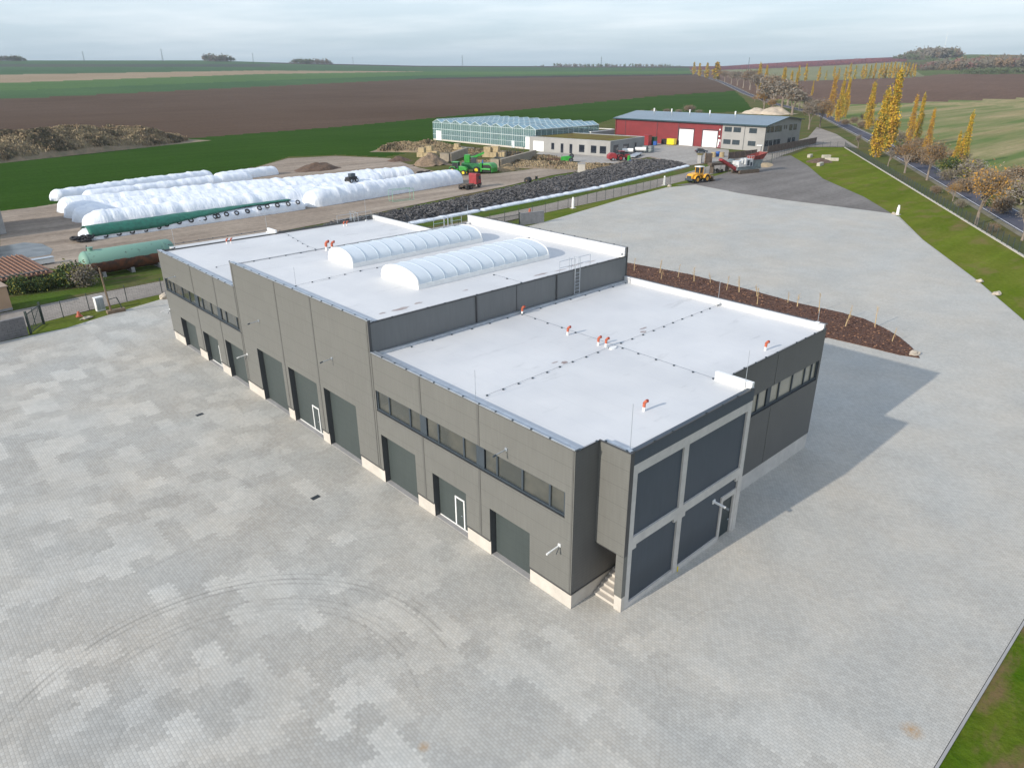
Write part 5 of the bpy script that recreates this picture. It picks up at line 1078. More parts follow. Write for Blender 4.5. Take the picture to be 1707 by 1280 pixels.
for q, lb in ((at(1166, 272), 'small grey concrete pillar with a planted top by the farm entrance'), (at(1265, 256), 'white pillar between the two brown slatted walls')):
    t = thing('gate_pillar', lb, 'pillar', (q.x, q.y, 0), .3); mb = MB(); mb.box((-.6, -.6, -.1), (.6, .6, 2.6), CONCG); mb.build('shaft', t); mb = MB(); mb.box((-.9, -.9, 2.6), (.9, .9, 2.85), SEDUM if 'planted' in lb else WHITE); mb.build('cap', t)
q = at(1181, 272); t = thing('slatted_screen', 'narrow dark slatted screen standing right of the concrete pillar', 'screen', (q.x, q.y, 0), -.5); mb = MB()
for i in range(6): mb.box((-1.2+i*.4, -.06, 0), (-.85+i*.4, .06, 3.0), BROWNW)
mb.build('slats', t); mb = MB(); mb.box((-1.4, -.15, 0), (-1.22, .15, 3.2), WOOD); mb.build('post', t)
# concrete bays and stacked stone blocks
def bx_stack(q, n, label, seed, ang=0., s=1., mt=STRAW, hrow=2):
    p = at(*q); t = thing('stone_block_stack', label, 'stone blocks', (p.x, p.y, 0), ang); rr = random.Random(seed)
    for k in range(hrow):
        for i in range(n-k): mb = MB(); w = 1.9*s; mb.box((i*w*1.03+k*.5, -.6*s+rr.uniform(-.1, .1), k*1.25*s), (i*w*1.03+w+k*.5, .6*s, (k+1)*1.23*s), mt); mb.build('block', t, bevel=.06)
    return t
bx_stack((697, 262), 2, 'pale stone block stack left of the tan gravel heap', 1, -1.2, 1.3); bx_stack((710, 259), 2, 'pale stone block stack right behind the tan gravel heap', 2, -1.2, 1.3); bx_stack((757, 252), 2, 'stone block stack above the green harvester, close to the greenhouse', 3, -1.3, 1.1); bx_stack((806, 262), 2, 'stone block stack right of the green spout', 4, -1.2, 1.4); bx_stack((818, 262), 2, 'tall stone block stack beside the dark machinery', 5, -1.2, 1.5)
blockwall([at(735, 269)[:2], at(750, 270)[:2], at(778, 259)[:2]], 2.6, 1., 'concrete block bay left of the green harvester', BLOCKC, courses=.85, unit=1.7, name='concrete_bay'); blockwall([at(819, 279)[:2], at(833, 280)[:2], at(892, 263)[:2]], 2.5, 1., 'long concrete block bay right of the green machines', BLOCKC, courses=.85, unit=1.7, name='concrete_bay')
# old farm implements in the weeds
def implement(q, label, seed, n=9, L=6., H=1.8, mt=ANTH, ang=-1.2):
    p = at(*q); t = thing('old_implement', label, 'farm implement', (p.x, p.y, 0), ang); rr = random.Random(seed); mb = MB(); mb.box((-L/2, -.15, .7), (L/2, .15, .95), mt); mb.box((-L/2, -1., .75), (-L/2+.2, 1., .9), mt); mb.box((L/2-.2, -1., .75), (L/2, 1., .9), mt)
    mb.build('frame', t); 
    for i in range(n): mb = MB(); x = -L/2+L*(i+.5)/n; torus(mb, (x, rr.uniform(-.6, .6), .6), .5, .08, (1, .2, 0), mt, 12, 5); mb.tube((x, 0, .8), (x+rr.uniform(-.3, .3), rr.uniform(-.6, .6), H*rr.uniform(.7, 1.2)), .07, mt, 5); mb.build('tine', t)
    return t
implement((845, 268), 'dark tined implement in the weeds before the greenhouse', 1, 12, 9., 3.0); implement((858, 262), 'dark disc implement standing closest to the white greenhouse door', 2, 10, 7., 3.2); implement((925, 270), 'rusty brown implement left of the small green machine', 3, 8, 5., 2., mat('rusty_iron', (.12, .06, .04), .8, .3, 2.))
p = at(945, 271); t = thing('small_green_machine', 'small green farm machine with a dark wheel in the weeds', 'farm machine', (p.x, p.y, 0), -.9); mb = MB(); mb.prism([(-2, .5), (1.6, .5), (1.8, 1.4), (.6, 2.1), (-1.9, 1.8)], 'y', -.8, .8, GREENP); mb.build('body', t, bevel=.05)
for y_ in (-1., 1.): mb = MB(); wheel(mb, (1.4, y_, 1.9 if y_ > 0 else .8), .8, .35, BLACK, ANTH); mb.build('wheel', t)
# white container box, black roll, posts near the clamp
p = at(969, 288); t = thing('concrete_box', 'upright pale concrete box at the clamp edge near the farmyard', 'concrete box', (p.x, p.y, 0), -.75); mb = MB(); mb.box((-1.0, -.9, -.1), (1.0, .9, 2.5), CONC); mb.build('body', t, bevel=.05); mb = MB(); mb.box((-1.1, -1.0, 2.5), (1.1, 1.0, 2.65), CONCG); mb.build('lid', t)
p = at(880, 305); t = thing('film_roll', 'dark roll of film lying at the edge of the clamp', 'roll', (p.x, p.y, .7), .4); mb = MB(); mb.tube((-.9, 0, 0), (.9, 0, 0), .75, BLACK, 16); mb.build('roll', t); mb = MB(); mb.tube((-1.0, 0, 0), (1.0, 0, 0), .18, WOOD, 8); mb.build('core', t)
p = at(894, 303); mb = MB(); 
for i in range(2): mb.box((p.x-.5+i*.9, p.y-.06, 0), (p.x-.4+i*.9, p.y+.06, 1.6), WOOD)
mb.box((p.x-.5, p.y-.03, .6), (p.x+.5, p.y+.03, 1.4), FENCEM); o = mb.build('small_hurdle'); tag(o, 'small dark hurdle standing right of the film roll', 'hurdle')
p0, p1 = at(655, 337), at(690, 333); t = thing('wire_cage', 'light green wire cage standing before the front silage bag', 'cage', (p0.x, p0.y, 0), 0); LGW = mat('pale_green_wire', (.25, .48, .34), .6, .1); dx, dy_ = p1.x-p0.x, p1.y-p0.y; mb = MB()
for a, b in (((0, 0), (dx, dy_)), ((0, 1.5), (dx, dy_+1.5))):
    for z_ in (.05, 2.6): mb.tube((*a, z_), (*b, z_), .05, LGW, 5)
    for q in (a, b): mb.tube((*q, 0), (*q, 2.6), .05, LGW, 5)
mb.build('cage_frame', t)

# ------------------------------------------------------------------ vehicles
def veh(name, label, cat, q0, q1, flip=False):
    a, b = at(*q0), at(*q1); return thing(name, label, cat, ((a.x+b.x)/2, (a.y+b.y)/2, -.03), math.atan2(b.y-a.y, b.x-a.x)+(math.pi if flip else 0))
# red lorry tractor unit (front to the right)
t = veh('lorry_tractor', 'red lorry tractor unit with muddy bare chassis on the dirt track', 'lorry', (769, 319), (806, 311)); t.location.y += 1.2
mb = MB(); mb.prism([(1.3, .9), (3.4, .9), (3.5, 1.9), (3.25, 3.4), (1.5, 3.6), (1.3, 3.4)], 'y', -1.2, 1.2, RED); cb = mb.build('cab', t, bevel=.08)
mb = MB(); mb.prism([(3.44, 2.05), (3.5, 2.05), (3.31, 3.1), (3.25, 3.1)], 'y', -1.0, 1.0, GLASSF); mb.build('windscreen', cb); mb = MB(); mb.box((2.3, -1.215, 2.0), (3.2, -1.203, 2.9), GLASSF); mb.build('side_window', cb); mb = MB(); mb.box((1.6, -1.215, 1.3), (1.9, -1.19, 2.9), CHASS); mb.build('air_intake', cb)
mb = MB(); mb.box((3.45, -1.2, .5), (3.62, 1.2, 1.15), ANTH); mb.build('bumper', t); mb = MB(); mb.box((-3.5, -.45, .8), (1.4, .45, 1.1), CHASS); mb.box((-2.2, -.6, 1.1), (-.6, .6, 1.3), CHASS); mb.build('chassis', t)
for x in (2.6, -1.0, -2.4):
    for y_ in (-1.05, 1.05): mb = MB(); wheel(mb, (x, y_, .53), .53, .4 if x > 0 else .6, BLACK, CHASS); mb.build('wheel', t)
for x in (-1.0, -2.4): 
    for y_ in (-1.05, 1.05): mb = MB(); mb.box((x-.6, y_-.3, 1.1), (x+.6, y_+.3, 1.16), CHASS); mb.build('mudguard', t)
mb = MB(); mb.tube((-.2, -.95, .75), (1.0, -.95, .75), .32, CHASS, 10); mb.build('fuel_tank', t)
# yellow wheel loader, rear towards the camera's left
t = veh('wheel_loader', 'yellow wheel loader parked at the edge between pavers and gravel', 'wheel loader', (1143, 306), (1186, 302)); t.rotation_euler.z = R(-8); t.location = (*at(1163, 304)[:2], 0)
def smooth_prof(mb, prof, y0, y1, mt): mb.prism(prof, 'y', y0, y1, mt)
mb = MB(); smooth_prof(mb, [(-3.4, 1.0), (-.4, 1.0), (-.4, 2.4), (-1.2, 2.55), (-3.0, 2.3), (-3.5, 1.8)], -1.0, 1.0, YELLOW); bd = mb.build('engine_hood', t, bevel=.1)
mb = MB(); mb.box((-3.58, -.75, 1.1), (-3.42, .75, 1.9), ANTH); mb.build('rear_grille', bd); mb = MB(); mb.box((-3.75, -1.25, .7), (-3.0, 1.25, 1.25), ANTH); mb.build('counterweight', t, bevel=.08)
mb = MB(); mb.box((-.5, -.8, 1.9), (1.0, .8, 2.4), YELLOW); mb.build('cab_base', t)
mb = MB()
for x in (-.45, .9):
    for y_ in (-.75, .75): mb.box((x-.07, y_-.07, 2.4), (x+.07, y_+.07, 3.9), YELLOW)
cbb = mb.build('cab_posts', t); mb = MB(); mb.box((-.7, -.95, 3.9), (1.15, .95, 4.1), WHITE); mb.build('cab_roof', t, bevel=.05); mb = MB(); mb.box((-.4, -.7, 2.42), (.85, .7, 3.88), glass('cab_glass', (.03, .035, .035), .1)); mb.build('cab_glazing', t)
mb = MB(); mb.box((.8, -.6, 1.0), (2.6, .6, 1.9), YELLOW); mb.build('front_frame', t, bevel=.08)
for x in (-1.7, 2.0):
    for y_ in (-1.15, 1.15):
        mb = MB(); wheel(mb, (x, y_, .95), .95, .65, BLACK); w_ = mb.build('wheel', t); mb = MB(); wheel(mb, (x, y_, .95), .5, .7, YELLOW); mb.build('rim', w_)
        mb = MB(); arc_ = [(x+1.15*math.cos(a), .95+1.2*math.sin(a)) for a in np.linspace(.3, math.pi-.2, 8)]; mb.prism(arc_+[(x+1.02*math.cos(a), .95+1.05*math.sin(a)) for a in np.linspace(math.pi-.2, .3, 8)], 'y', y_-.38, y_+.38, YELLOW); mb.build('fender', t)
mb = MB(); mb.tube((2.2, -.7, 1.7), (4.4, -.7, .8), .14, YELLOW, 6); mb.tube((2.2, .7, 1.7), (4.4, .7, .8), .14, YELLOW, 6); mb.build('lift_arms', t)
mb = MB(); mb.prism([(4.2, .15), (5.6, .1), (5.5, .3), (4.6, .5), (4.4, 1.1), (4.7, 1.5), (4.4, 1.5), (4.1, 1.0)], 'y', -1.4, 1.4, CHASS); mb.build('bucket', t)
# crusher: tracks, white engine deck, red conveyor left and red hopper right
t = veh('mobile_crusher', 'white and red tracked rock crusher with conveyor on the gravel lot', 'crusher', (1225, 290), (1262, 285)); t.location = (*at(1243, 288)[:2], 0); t.rotation_euler.z = R(-14); t.location.z = -.03
for y_ in (-1.4, 1.4):
    mb = MB(); n_ = 10; pr = [(-3.6+.5*math.cos(a), .5+.5*math.sin(a)) for a in np.linspace(math.pi/2, 3*math.pi/2, n_)]+[(3.2+.5*math.cos(a), .5+.5*math.sin(a)) for a in np.linspace(-math.pi/2, math.pi/2, n_)]; mb.prism(pr, 'y', y_-.3, y_+.3, CHASS); mb.build('track', t)
mb = MB(); mb.box((-4.6, -1.2, 1.0), (4.6, 1.2, 1.9), MACHG); mb.build('chassis', t)
mb = MB(); mb.box((-4.4, -1.3, 1.9), (-1.6, 1.3, 3.5), MACHW); mb.build('engine_housing', t, bevel=.06); mb = MB(); mb.tube((-2.2, -1.45, 2.6), (-2.2, -1.45, 4.3), .45, MACHW, 14); mb.tube((-3.2, -1.4, 3.0), (-3.2, -1.4, 4.1), .25, MACHW, 10); mb.build('filter_drum', t)
mb = MB(); mb.box((-1.5, -1.2, 1.9), (1.2, 1.2, 3.9), MACHW); mb.build('crusher_box', t, bevel=.06); mb = MB(); mb.box((-1.0, -1.25, 2.2), (-.2, -1.205, 3.6), ANTH); mb.box((.2, -1.25, 2.0), (.9, -1.205, 3.0), ANTH); mb.build('access_panel', t)
mb = MB(); mb.prism([(1.2, 1.9), (4.4, 1.9), (5.4, 3.4), (1.2, 3.9)], 'y', -1.1, 1.1, MACHG); mb.build('feeder', t)
mb = MB(); bt_, tp_ = [(1.4, -1.1, 3.6), (5.2, -1.1, 3.6), (5.2, 1.1, 3.6), (1.4, 1.1, 3.6)], [(1.1, -1.6, 4.5), (6.2, -1.6, 5.4), (6.2, 1.6, 5.4), (1.1, 1.6, 4.5)]; mb.add(bt_+tp_, [(0,1,5,4),(1,2,6,5),(2,3,7,6),(3,0,4,7)], mat('dusty_red', (.26, .05, .04), .7, .45, 1.5)); o = mb.build('hopper', t); md = o.modifiers.new('t', 'SOLIDIFY'); md.thickness = .1
mb = MB(); mb.prism([(-4.0, .7), (-3.6, 1.5), (-10.2, 4.5), (-10.5, 4.0)], 'y', -.7, .7, RED); cv_ = mb.build('conveyor', t)
mb = MB(); mb.prism([(-3.9, 1.55), (-3.9, 1.65), (-10.3, 4.6), (-10.3, 4.5)], 'y', -.5, .5, BLACK); mb.build('belt', cv_); mb = MB(); mb.tube((-8, -.6, 3.3), (-4.4, -.9, 2.2), .07, MACHG, 6); mb.tube((-8, .6, 3.3), (-4.4, .9, 2.2), .07, MACHG, 6); mb.build('brace', cv_)
mb = MB()
for a, b in (((-1.5, -1.3, 3.9), (1.2, -1.3, 3.9)), ((-4.4, -1.35, 3.5), (-1.6, -1.35, 3.5))):
    mb.tube(Vector(a)+Vector((0, 0, .9)), Vector(b)+Vector((0, 0, .9)), .04, MACHW, 5)
    for k in range(4): p_ = Vector(a).lerp(Vector(b), k/3); mb.tube(p_, p_+Vector((0, 0, .9)), .04, MACHW, 5)
mb.build('guard_rail', t)
# grey trailer-like chute beside the crusher
t = thing('grey_conveyor_trailer', 'dirty grey conveyor trailer between the loader and the crusher', 'trailer', (*at(1195, 288)[:2], 0), R(172)); mb = MB(); mb.prism([(-5, 2.0), (-5, 2.6), (3.5, 2.9), (3.5, 2.2)], 'y', -.8, .8, CHASS); mb.build('bed', t); mb = MB(); mb.prism([(-6.2, 2.4), (-4.9, 2.1), (-4.9, 3.0), (-6.2, 3.4)], 'y', -1, 1, MACHG); mb.build('chute', t)
for x in (-1, .4): 
    for y_ in (-.9, .9): mb = MB(); wheel(mb, (x, y_, .5), .5, .3, BLACK, CHASS); mb.build('wheel', t)
for x in (-4.4, 2.4): mb = MB(); mb.box((x-.1, -.7, 0), (x+.1, .7, 2.2), CHASS); mb.build('leg', t)
# farm tractors
def tractor(t, body, rim, red=True):
    mb = MB(); mb.prism([(.4, 1.0), (2.6, .9), (2.7, 1.6), (2.3, 1.95), (.4, 2.1)], 'y', -.5, .5, body); mb.build('hood', t, bevel=.08); mb = MB(); mb.box((-1.2, -.75, 1.0), (.4, .75, 1.5), body); mb.build('platform', t)
    mb = MB()
    for x in (-1.1, .35):
        for y_ in (-.68, .68): mb.box((x-.05, y_-.05, 1.5), (x+.05, y_+.05, 2.95), ANTH)
    mb.build('cab_posts', t); mb = MB(); mb.box((-1.05, -.64, 1.52), (.3, .64, 2.93), glass('cab_glass', (.03, .035, .035), .1)); mb.build('cab_glazing', t); mb = MB(); mb.box((-1.3, -.85, 2.95), (.5, .85, 3.1), body); mb.build('cab_roof', t, bevel=.05)
    for x, r_ in ((-1.0, .9), (2.0, .62)):
        for y_ in (-.95, .95): mb = MB(); wheel(mb, (x, y_, r_), r_, .5, BLACK); w_ = mb.build('wheel', t); mb = MB(); wheel(mb, (x, y_, r_), r_*.58, .56, rim); mb.build('rim', w_)
    for y_ in (-.95, .95): mb = MB(); mb.prism([(-1.9, 1.5), (-1.5, 1.95), (-.4, 1.95), (-.1, 1.6), (-.2, 1.5), (-.5, 1.85), (-1.4, 1.85), (-1.8, 1.45)], 'y', y_-.25, y_+.25, body); mb.build('fender', t)
t = thing('farm_tractor', 'red farm tractor parked beside the grey flat roofed office', 'tractor', (*at(1037, 268)[:2], 0), R(-28)); tractor(t, RED, RED)
t = thing('baler', 'rounded red baler standing behind the red tractor', 'farm machine', (*at(1020, 268)[:2], 0), R(-35)); mb = MB(); mb.prism([(-1.6, .6), (1.4, .6), (1.5, 1.6), (.9, 2.4), (-.6, 2.5), (-1.6, 1.8)], 'y', -1.1, 1.1, RED); mb.build('body', t, bevel=.12)
for y_ in (-1.3, 1.3): mb = MB(); wheel(mb, (0, y_, .5), .5, .35, BLACK, GALV); mb.build('wheel', t)
t = thing('farm_tractor', 'green farm tractor with yellow wheels behind the front silage bag', 'tractor', (*at(763, 291)[:2], 0), R(-62)); tractor(t, GREENP, YELL2); t.scale = (1.15, 1.15, 1.15)
# forage harvester and its pickup header
t = thing('forage_harvester', 'tall green forage harvester with raised spout, centre of the green machines', 'harvester', (*at(790, 288)[:2], 0), R(-50))
mb = MB(); mb.prism([(-3.6, 1.1), (2.0, 1.0), (2.2, 2.2), (1.0, 2.8), (-3.4, 2.9)], 'y', -1.4, 1.4, mat('deep_green_paint', (.02, .16, .05), .45, .3, 1.)); mb.build('body', t, bevel=.1); mb = MB(); mb.box((-2.6, -1.0, 2.9), (-1.0, .9, 5.1), GREENP); mb.build('tower', t, bevel=.05)
mb = MB(); mb.box((-.6, -1.0, 2.7), (1.0, 1.0, 4.4), glass('cab_glass', (.03, .035, .035), .1)); mb.build('cab_glazing', t); mb = MB(); mb.box((-.8, -1.15, 4.4), (1.2, 1.15, 4.6), GREENP); mb.build('cab_roof', t, bevel=.05)
mb = MB(); mb.prism([(-1.2, 4.2), (-.8, 3.8), (1.8, 4.7), (3.2, 5.4), (3.1, 5.9), (1.6, 5.3)], 'y', -.35, .35, GREENP); mb.build('spout', t)
for x, r_ in ((1.0, .95), (-2.6, .7)):
    for y_ in (-1.5, 1.5): mb = MB(); wheel(mb, (x, y_, r_), r_, .6, BLACK); w_ = mb.build('wheel', t); mb = MB(); wheel(mb, (x, y_, r_), r_*.55, .66, YELL2); mb.build('rim', w_)
mb = MB(); mb.box((2.1, -1.5, .5), (2.6, 1.5, 2.9), GREENP); mb.build('feed_housing', t); mb = MB(); mb.box((2.62, -.6, .8), (2.8, .3, 3.6), BLUE); mb.build('blue_panel', t); mb = MB(); mb.tube((2.9, -.9, .3), (2.9, -.9, 2.3), .16, WHITE, 8); mb.build('white_cylinder', t)
t = thing('harvester_header', 'round backed green machine header with a dark opening, right of the harvester', 'farm machine', (*at(812, 288)[:2], 0), R(-70))
mb = MB(); pr = [(2.5, .3), (2.6, 1.2)]+[(1.2+1.5*math.cos(a), 1.3+1.5*math.sin(a)) for a in np.linspace(.1, 1.5, 6)]+[(-2.4, 2.6), (-3.0, 1.8), (-3.0, .4)]; mb.prism(pr, 'y', -1.7, 1.7, GREENP); mb.build('housing', t, bevel=.08)
mb = MB(); mb.prism([(u*.82+.3, z_*.82+.12) for u, z_ in pr], 'y', -1.75, -1.705, BLACK); mb.build('opening', t); mb = MB(); mb.tube((-2.4, -1.9, 1.2), (2.2, -1.9, 1.2), .3, GREENP, 10); mb.build('reel', t)
for y_ in (-1.2, 1.2): mb = MB(); wheel(mb, (-2.6, y_, .45), .45, .3, BLACK, YELL2); mb.build('wheel', t)
# dark car
a, b = at(1158, 256), at(1180, 254); t = thing('parked_car', 'dark blue hatchback parked before the red hall', 'car', (*((a+b)/2)[:2], 0), math.atan2((b-a).y, (b-a).x)-.5); CARP = mat('dark_car_paint', (.03, .04, .05), .25, .1, 1.)
mb = MB(); mb.prism([(-2.2, .35), (2.1, .35), (2.2, .75), (1.2, .95), (-2.15, 1.0), (-2.25, .7)], 'y', -.88, .88, CARP); mb.build('body', t, bevel=.1); mb = MB(); mb.prism([(-2.0, .97), (1.1, .93), (.3, 1.45), (-1.5, 1.5)], 'y', -.76, .76, glass('cab_glass', (.03, .035, .035), .1)); mb.build('glazing', t, bevel=.05); mb = MB(); mb.prism([(-1.55, 1.47), (.35, 1.44), (.2, 1.52), (-1.4, 1.56)], 'y', -.7, .7, CARP); mb.build('roof', t)
for x in (-1.35, 1.3):
    for y_ in (-.8, .8): mb = MB(); wheel(mb, (x, y_, .33), .33, .22, BLACK, GALV); mb.build('wheel', t)
for y_ in (-.6, .6): mb = MB(); mb.box((-2.27, y_-.18, .72), (-2.2, y_+.18, .88), RED); mb.build('tail_light', t)
# bins and pallets in the farmyard
def bin_(q, w, d_, h, mt, label, ang=.0, rib=4):
    p = at(*q); t = thing('waste_container', label, 'container', (p.x, p.y, 0), ang); mb = MB(); mb.box((-d_/2, -w/2, .15), (d_/2, w/2, h), mt); mb.build('tub', t, bevel=.06); mb = MB(); mb.box((-d_/2-.05, -w/2-.05, h), (d_/2+.05, w/2+.05, h+.12), mt); mb.build('lid', t, bevel=.03); mb = MB()
    for i in range(rib): y_ = -w/2+w*(i+.5)/rib; mb.box((-d_/2-.06, y_-.06, .2), (-d_/2-.001, y_+.06, h-.1), mt)
    mb.build('ribs', t)
bin_((1079, 243), 2.3, 2.2, 3.9, RED, 'tall red container by the red hall wall'); bin_((1088, 242), 2.6, 2, 3.0, mat('dark_green_bin', (.02, .12, .07), .5, .2), 'dark green container right of the tall red one'); bin_((1092, 243), 1.3, 1., 1.5, BLUE, 'small blue bin in front of the green container'); bin_((1109, 241), 3.0, 1.6, 1.9, BLACK, 'black container left of the yellow one'); bin_((1119, 242), 3.4, 1.8, 2.3, YELL2, 'yellow container left of the first white door')
for q, lb in (((1076, 254), 'grey wire pallet cage nearest the office corner'), ((1084, 254), 'grey wire pallet cage on the farmyard side')):
    p = at(*q); t = thing('pallet_cage', lb, 'pallet cage', (p.x, p.y, 0), .15); mb = MB()
    for k in range(3): mb.box((-1.2, -1.0, .1+k*.8), (1.2, 1.0, .18+k*.8), GALV)
    mb.box((-1.1, -.9, .2), (1.1, .9, 2.2), mat('grey_goods', (.22, .25, .25), .8, .4, 2.)); mb.build('cage', t)
for i, (q, lb) in enumerate((((1046, 258), 'long white tube bale near the red tractor'), ((1067, 256), 'long white tube bale near the pallet cages'))): p = at(*q); mb = MB(); mb.tube((-1.9, 0, .0), (1.9, 0, .0), .65, WHITE, 14); o = mb.build('white_tube', smooth=False); o.location = (p.x, p.y, 1.5); o.rotation_euler.z = -.9; tag(o, lb, 'tube bale', 'white tube bales')
p = at(1060, 261); t = thing('flat_trailer', 'low grey flat trailer carrying nothing but the white tubes beside the office', 'trailer', (p.x, p.y, 0), R(26)); mb = MB(); mb.box((-7, -1.2, .5), (5, 1.2, .8), GALV); mb.build('bed', t)
for x in (-3, 2): mb = MB(); wheel(mb, (x, -1.1, .4), .4, .3); mb.build('wheel', t)
p = at(1050, 272); t = thing('small_green_bin', 'small green and blue drum stack at the end of the clamp', 'drums', (p.x, p.y, 0)); mb = MB(); mb.tube((0, 0, 0), (0, 0, .9), .45, BLUE, 12); mb.build('blue_drum', t); mb = MB(); mb.tube((.5, .9, 0), (.5, .9, 2.2), .5, GREENP, 12); mb.build('green_drum', t)
for q, m_, lb in (((1189, 262), STRAW, 'yellowish drum by the farm entrance'), ((1196, 261), BLUE, 'blue drum by the farm entrance'), ((1203, 262), STRAW, 'tan sack right of the blue drum by the entrance')): p = at(*q); mb = MB(); mb.tube((p.x, p.y, 0), (p.x, p.y, 1.6), .9, m_, 14, .75); o = mb.build('drum'); tag(o, lb, 'drum', 'drums by the farm entrance')

# ------------------------------------------------------------------ trees
def leaves(mb, c, rad, n, size, mats, rr, up=.0, asp=1.6):
    for _ in range(n):
        d = Vector((rr.gauss(0, .5), rr.gauss(0, .5), rr.gauss(0, .5))); p = Vector(c)+Vector((d.x*rad[0], d.y*rad[0], d.z*rad[1]))
        a = Vector((rr.uniform(-1, 1), rr.uniform(-1, 1), rr.uniform(-1, 1)+up)).normalized(); b = a.orthogonal().normalized(); b.rotate(Matrix.Rotation(rr.uniform(0, 6.28), 3, a)); s = size*rr.uniform(.6, 1.3)
        mb.add([p-a*s*asp*.5, p+b*s*.5, p+a*s*asp*.5, p-b*s*.5], [(0, 1, 2, 3)], rr.choice(mats))
def poplar(seed, mats, n=70, per=48, size=.5, w=.13, bare=.0, lo=.06):
    """unit poplar, 20 m high"""
    rr = random.Random(seed); t = thing('poplar', 'x', 'tree'); H = 20.; mb = MB(); top = Vector((rr.uniform(-.4, .4), rr.uniform(-.4, .4), H*.97))
    mb.tube((0, 0, -.3), top*.35, .38, BARK, 8, .26); mb.tube(top*.35, top*.7, .26, BARK, 7, .13); mb.tube(top*.7, top, .13, BARK, 5, .02); cr_ = MB()
    for i in range(n):
        f = lo+(1-lo)*((i+rr.random())/n)**.95; a = rr.uniform(0, 6.28); prof = (math.sin(min(1, (f-lo)/(1-lo)*1.15+.12)*math.pi)**.6)*(1.05-f*.45); ro = H*w*prof*rr.uniform(.25, 1.15)
        base = top*max(f-.14, .04); tip = Vector((top.x*f+ro*math.cos(a), top.y*f+ro*math.sin(a), H*f))
        mb.tube(base, tip, .07, BARK, 4, .015, False)
        m_ = mats[(i*7+seed) % len(mats)]; k = int(per*(1-bare*(rr.random() < .5)))
        leaves(cr_, base.lerp(tip, .85), (.85, 1.7), k, size, m_, rr, .8)
    leaves(cr_, top, (.35, 1.0), 30, size*.9, mats[0], rr, 1.)
    mb.build('trunk', t); cr_.build('crown', t); return t
def broad(seed, mats, H=12., spread=.42, depth=4, nl=16, size=.34, trunk=.24, lean=0., twig=True, multi=1):
    rr = random.Random(seed); t = thing('broadleaf_tree', 'x', 'tree'); mb, cr_ = MB(), MB()
    def grow(p, d, L, r_, k):
        q = p+d*L; mb.tube(p, q, r_, BARK, 6 if k > 2 else 4, r_*.68, False)
        if k <= 1:
            leaves(cr_, q-d*L*.6, (L*2.3, L*2.0), nl, size, rr.choice(mats), rr, .2, 2.4)
            if twig:
                for _ in range(6): e_ = (d+Vector((rr.uniform(-1, 1), rr.uniform(-1, 1), rr.uniform(-.2, .9)))).normalized(); mb.tube(q, q+e_*L*rr.uniform(.5, .9), r_*.4, LT, 3, .006, False)
        if k == 0: return
        for i in range(3 if k > 1 else 3):
            a = rr.uniform(0, 6.28); o_ = Vector((math.cos(a), math.sin(a), 0)); nd = (d*(.9 if i else 1.3)+o_*rr.uniform(.45, .85)*(spread*2)+Vector((0, 0, .15))).normalized(); grow(q if i or k > 3 else p.lerp(q, .6), nd, L*rr.uniform(.68, .86), r_*.62, k-1)
    for m_ in range(multi):
        a = rr.uniform(0, 6.28); d = Vector((lean+(.3*math.cos(a) if multi > 1 else 0), .3*math.sin(a) if multi > 1 else 0, 1)).normalized(); grow(Vector((0, 0, -.2)), d, H*trunk*rr.uniform(.85, 1.15), H*.022, depth)
    mb.build('trunk', t); cr_.build('crown', t); z_ = max(v.co.z for c in t.children for v in c.data.vertices); t['h'] = z_; return t
def place(pr, q, h, label, group, rz=0., wsc=1., hun=20., name=None, cat='tree'):
    t = copy_tree(pr); p = q if isinstance(q, Vector) else at(*q); t.location = (p.x, p.y, tz(p.x, p.y)-.08); s_ = h/hun; t.scale = (s_*wsc, s_*wsc, s_); t.rotation_euler = (0, 0, rz)
    if 'h' in t: del t['h']
    if name: t.name = name
    return tag(t, label, cat, group)
def hpx(q, ytop):
    """height of a thing standing at picture point q whose top shows at ytop"""
    p = at(*q); lo, hi = 0., 60.
    for _ in range(30):
        m_ = (lo+hi)/2; d = Vector((p.x, p.y, p.z+m_))-CAMV; y_ = 640-FPX*d.dot(up)/d.dot(fw)
        if y_ > ytop: lo = m_
        else: hi = m_
    return lo
YG = [[LY, LY, LO], [LY, LO], [LY, LG]]; OG = [[LO, LY], [LO, LB], [LY, LO]]; GG = [[LG, LY], [LG, LG, LY], [LG]]
PY = [poplar(s, [[LY, LY, LO], [LY, LO], [LY, LG], [LY, LG, LG]], 96, 78, .36, .135, .6, .05) for s in (1, 2)]; PO = [poplar(3, OG, 90, 60, .32, .125, .5)]; PF = [poplar(s, [[LY, LG], [LY, LO], [LG, LY]], 34, 26, .9, .15, .2, .08) for s in (5, 6)]; PD = [poplar(8, GG, 34, 26, .9, .14, .3, .08)]
GP = 'yellow poplars near the road'
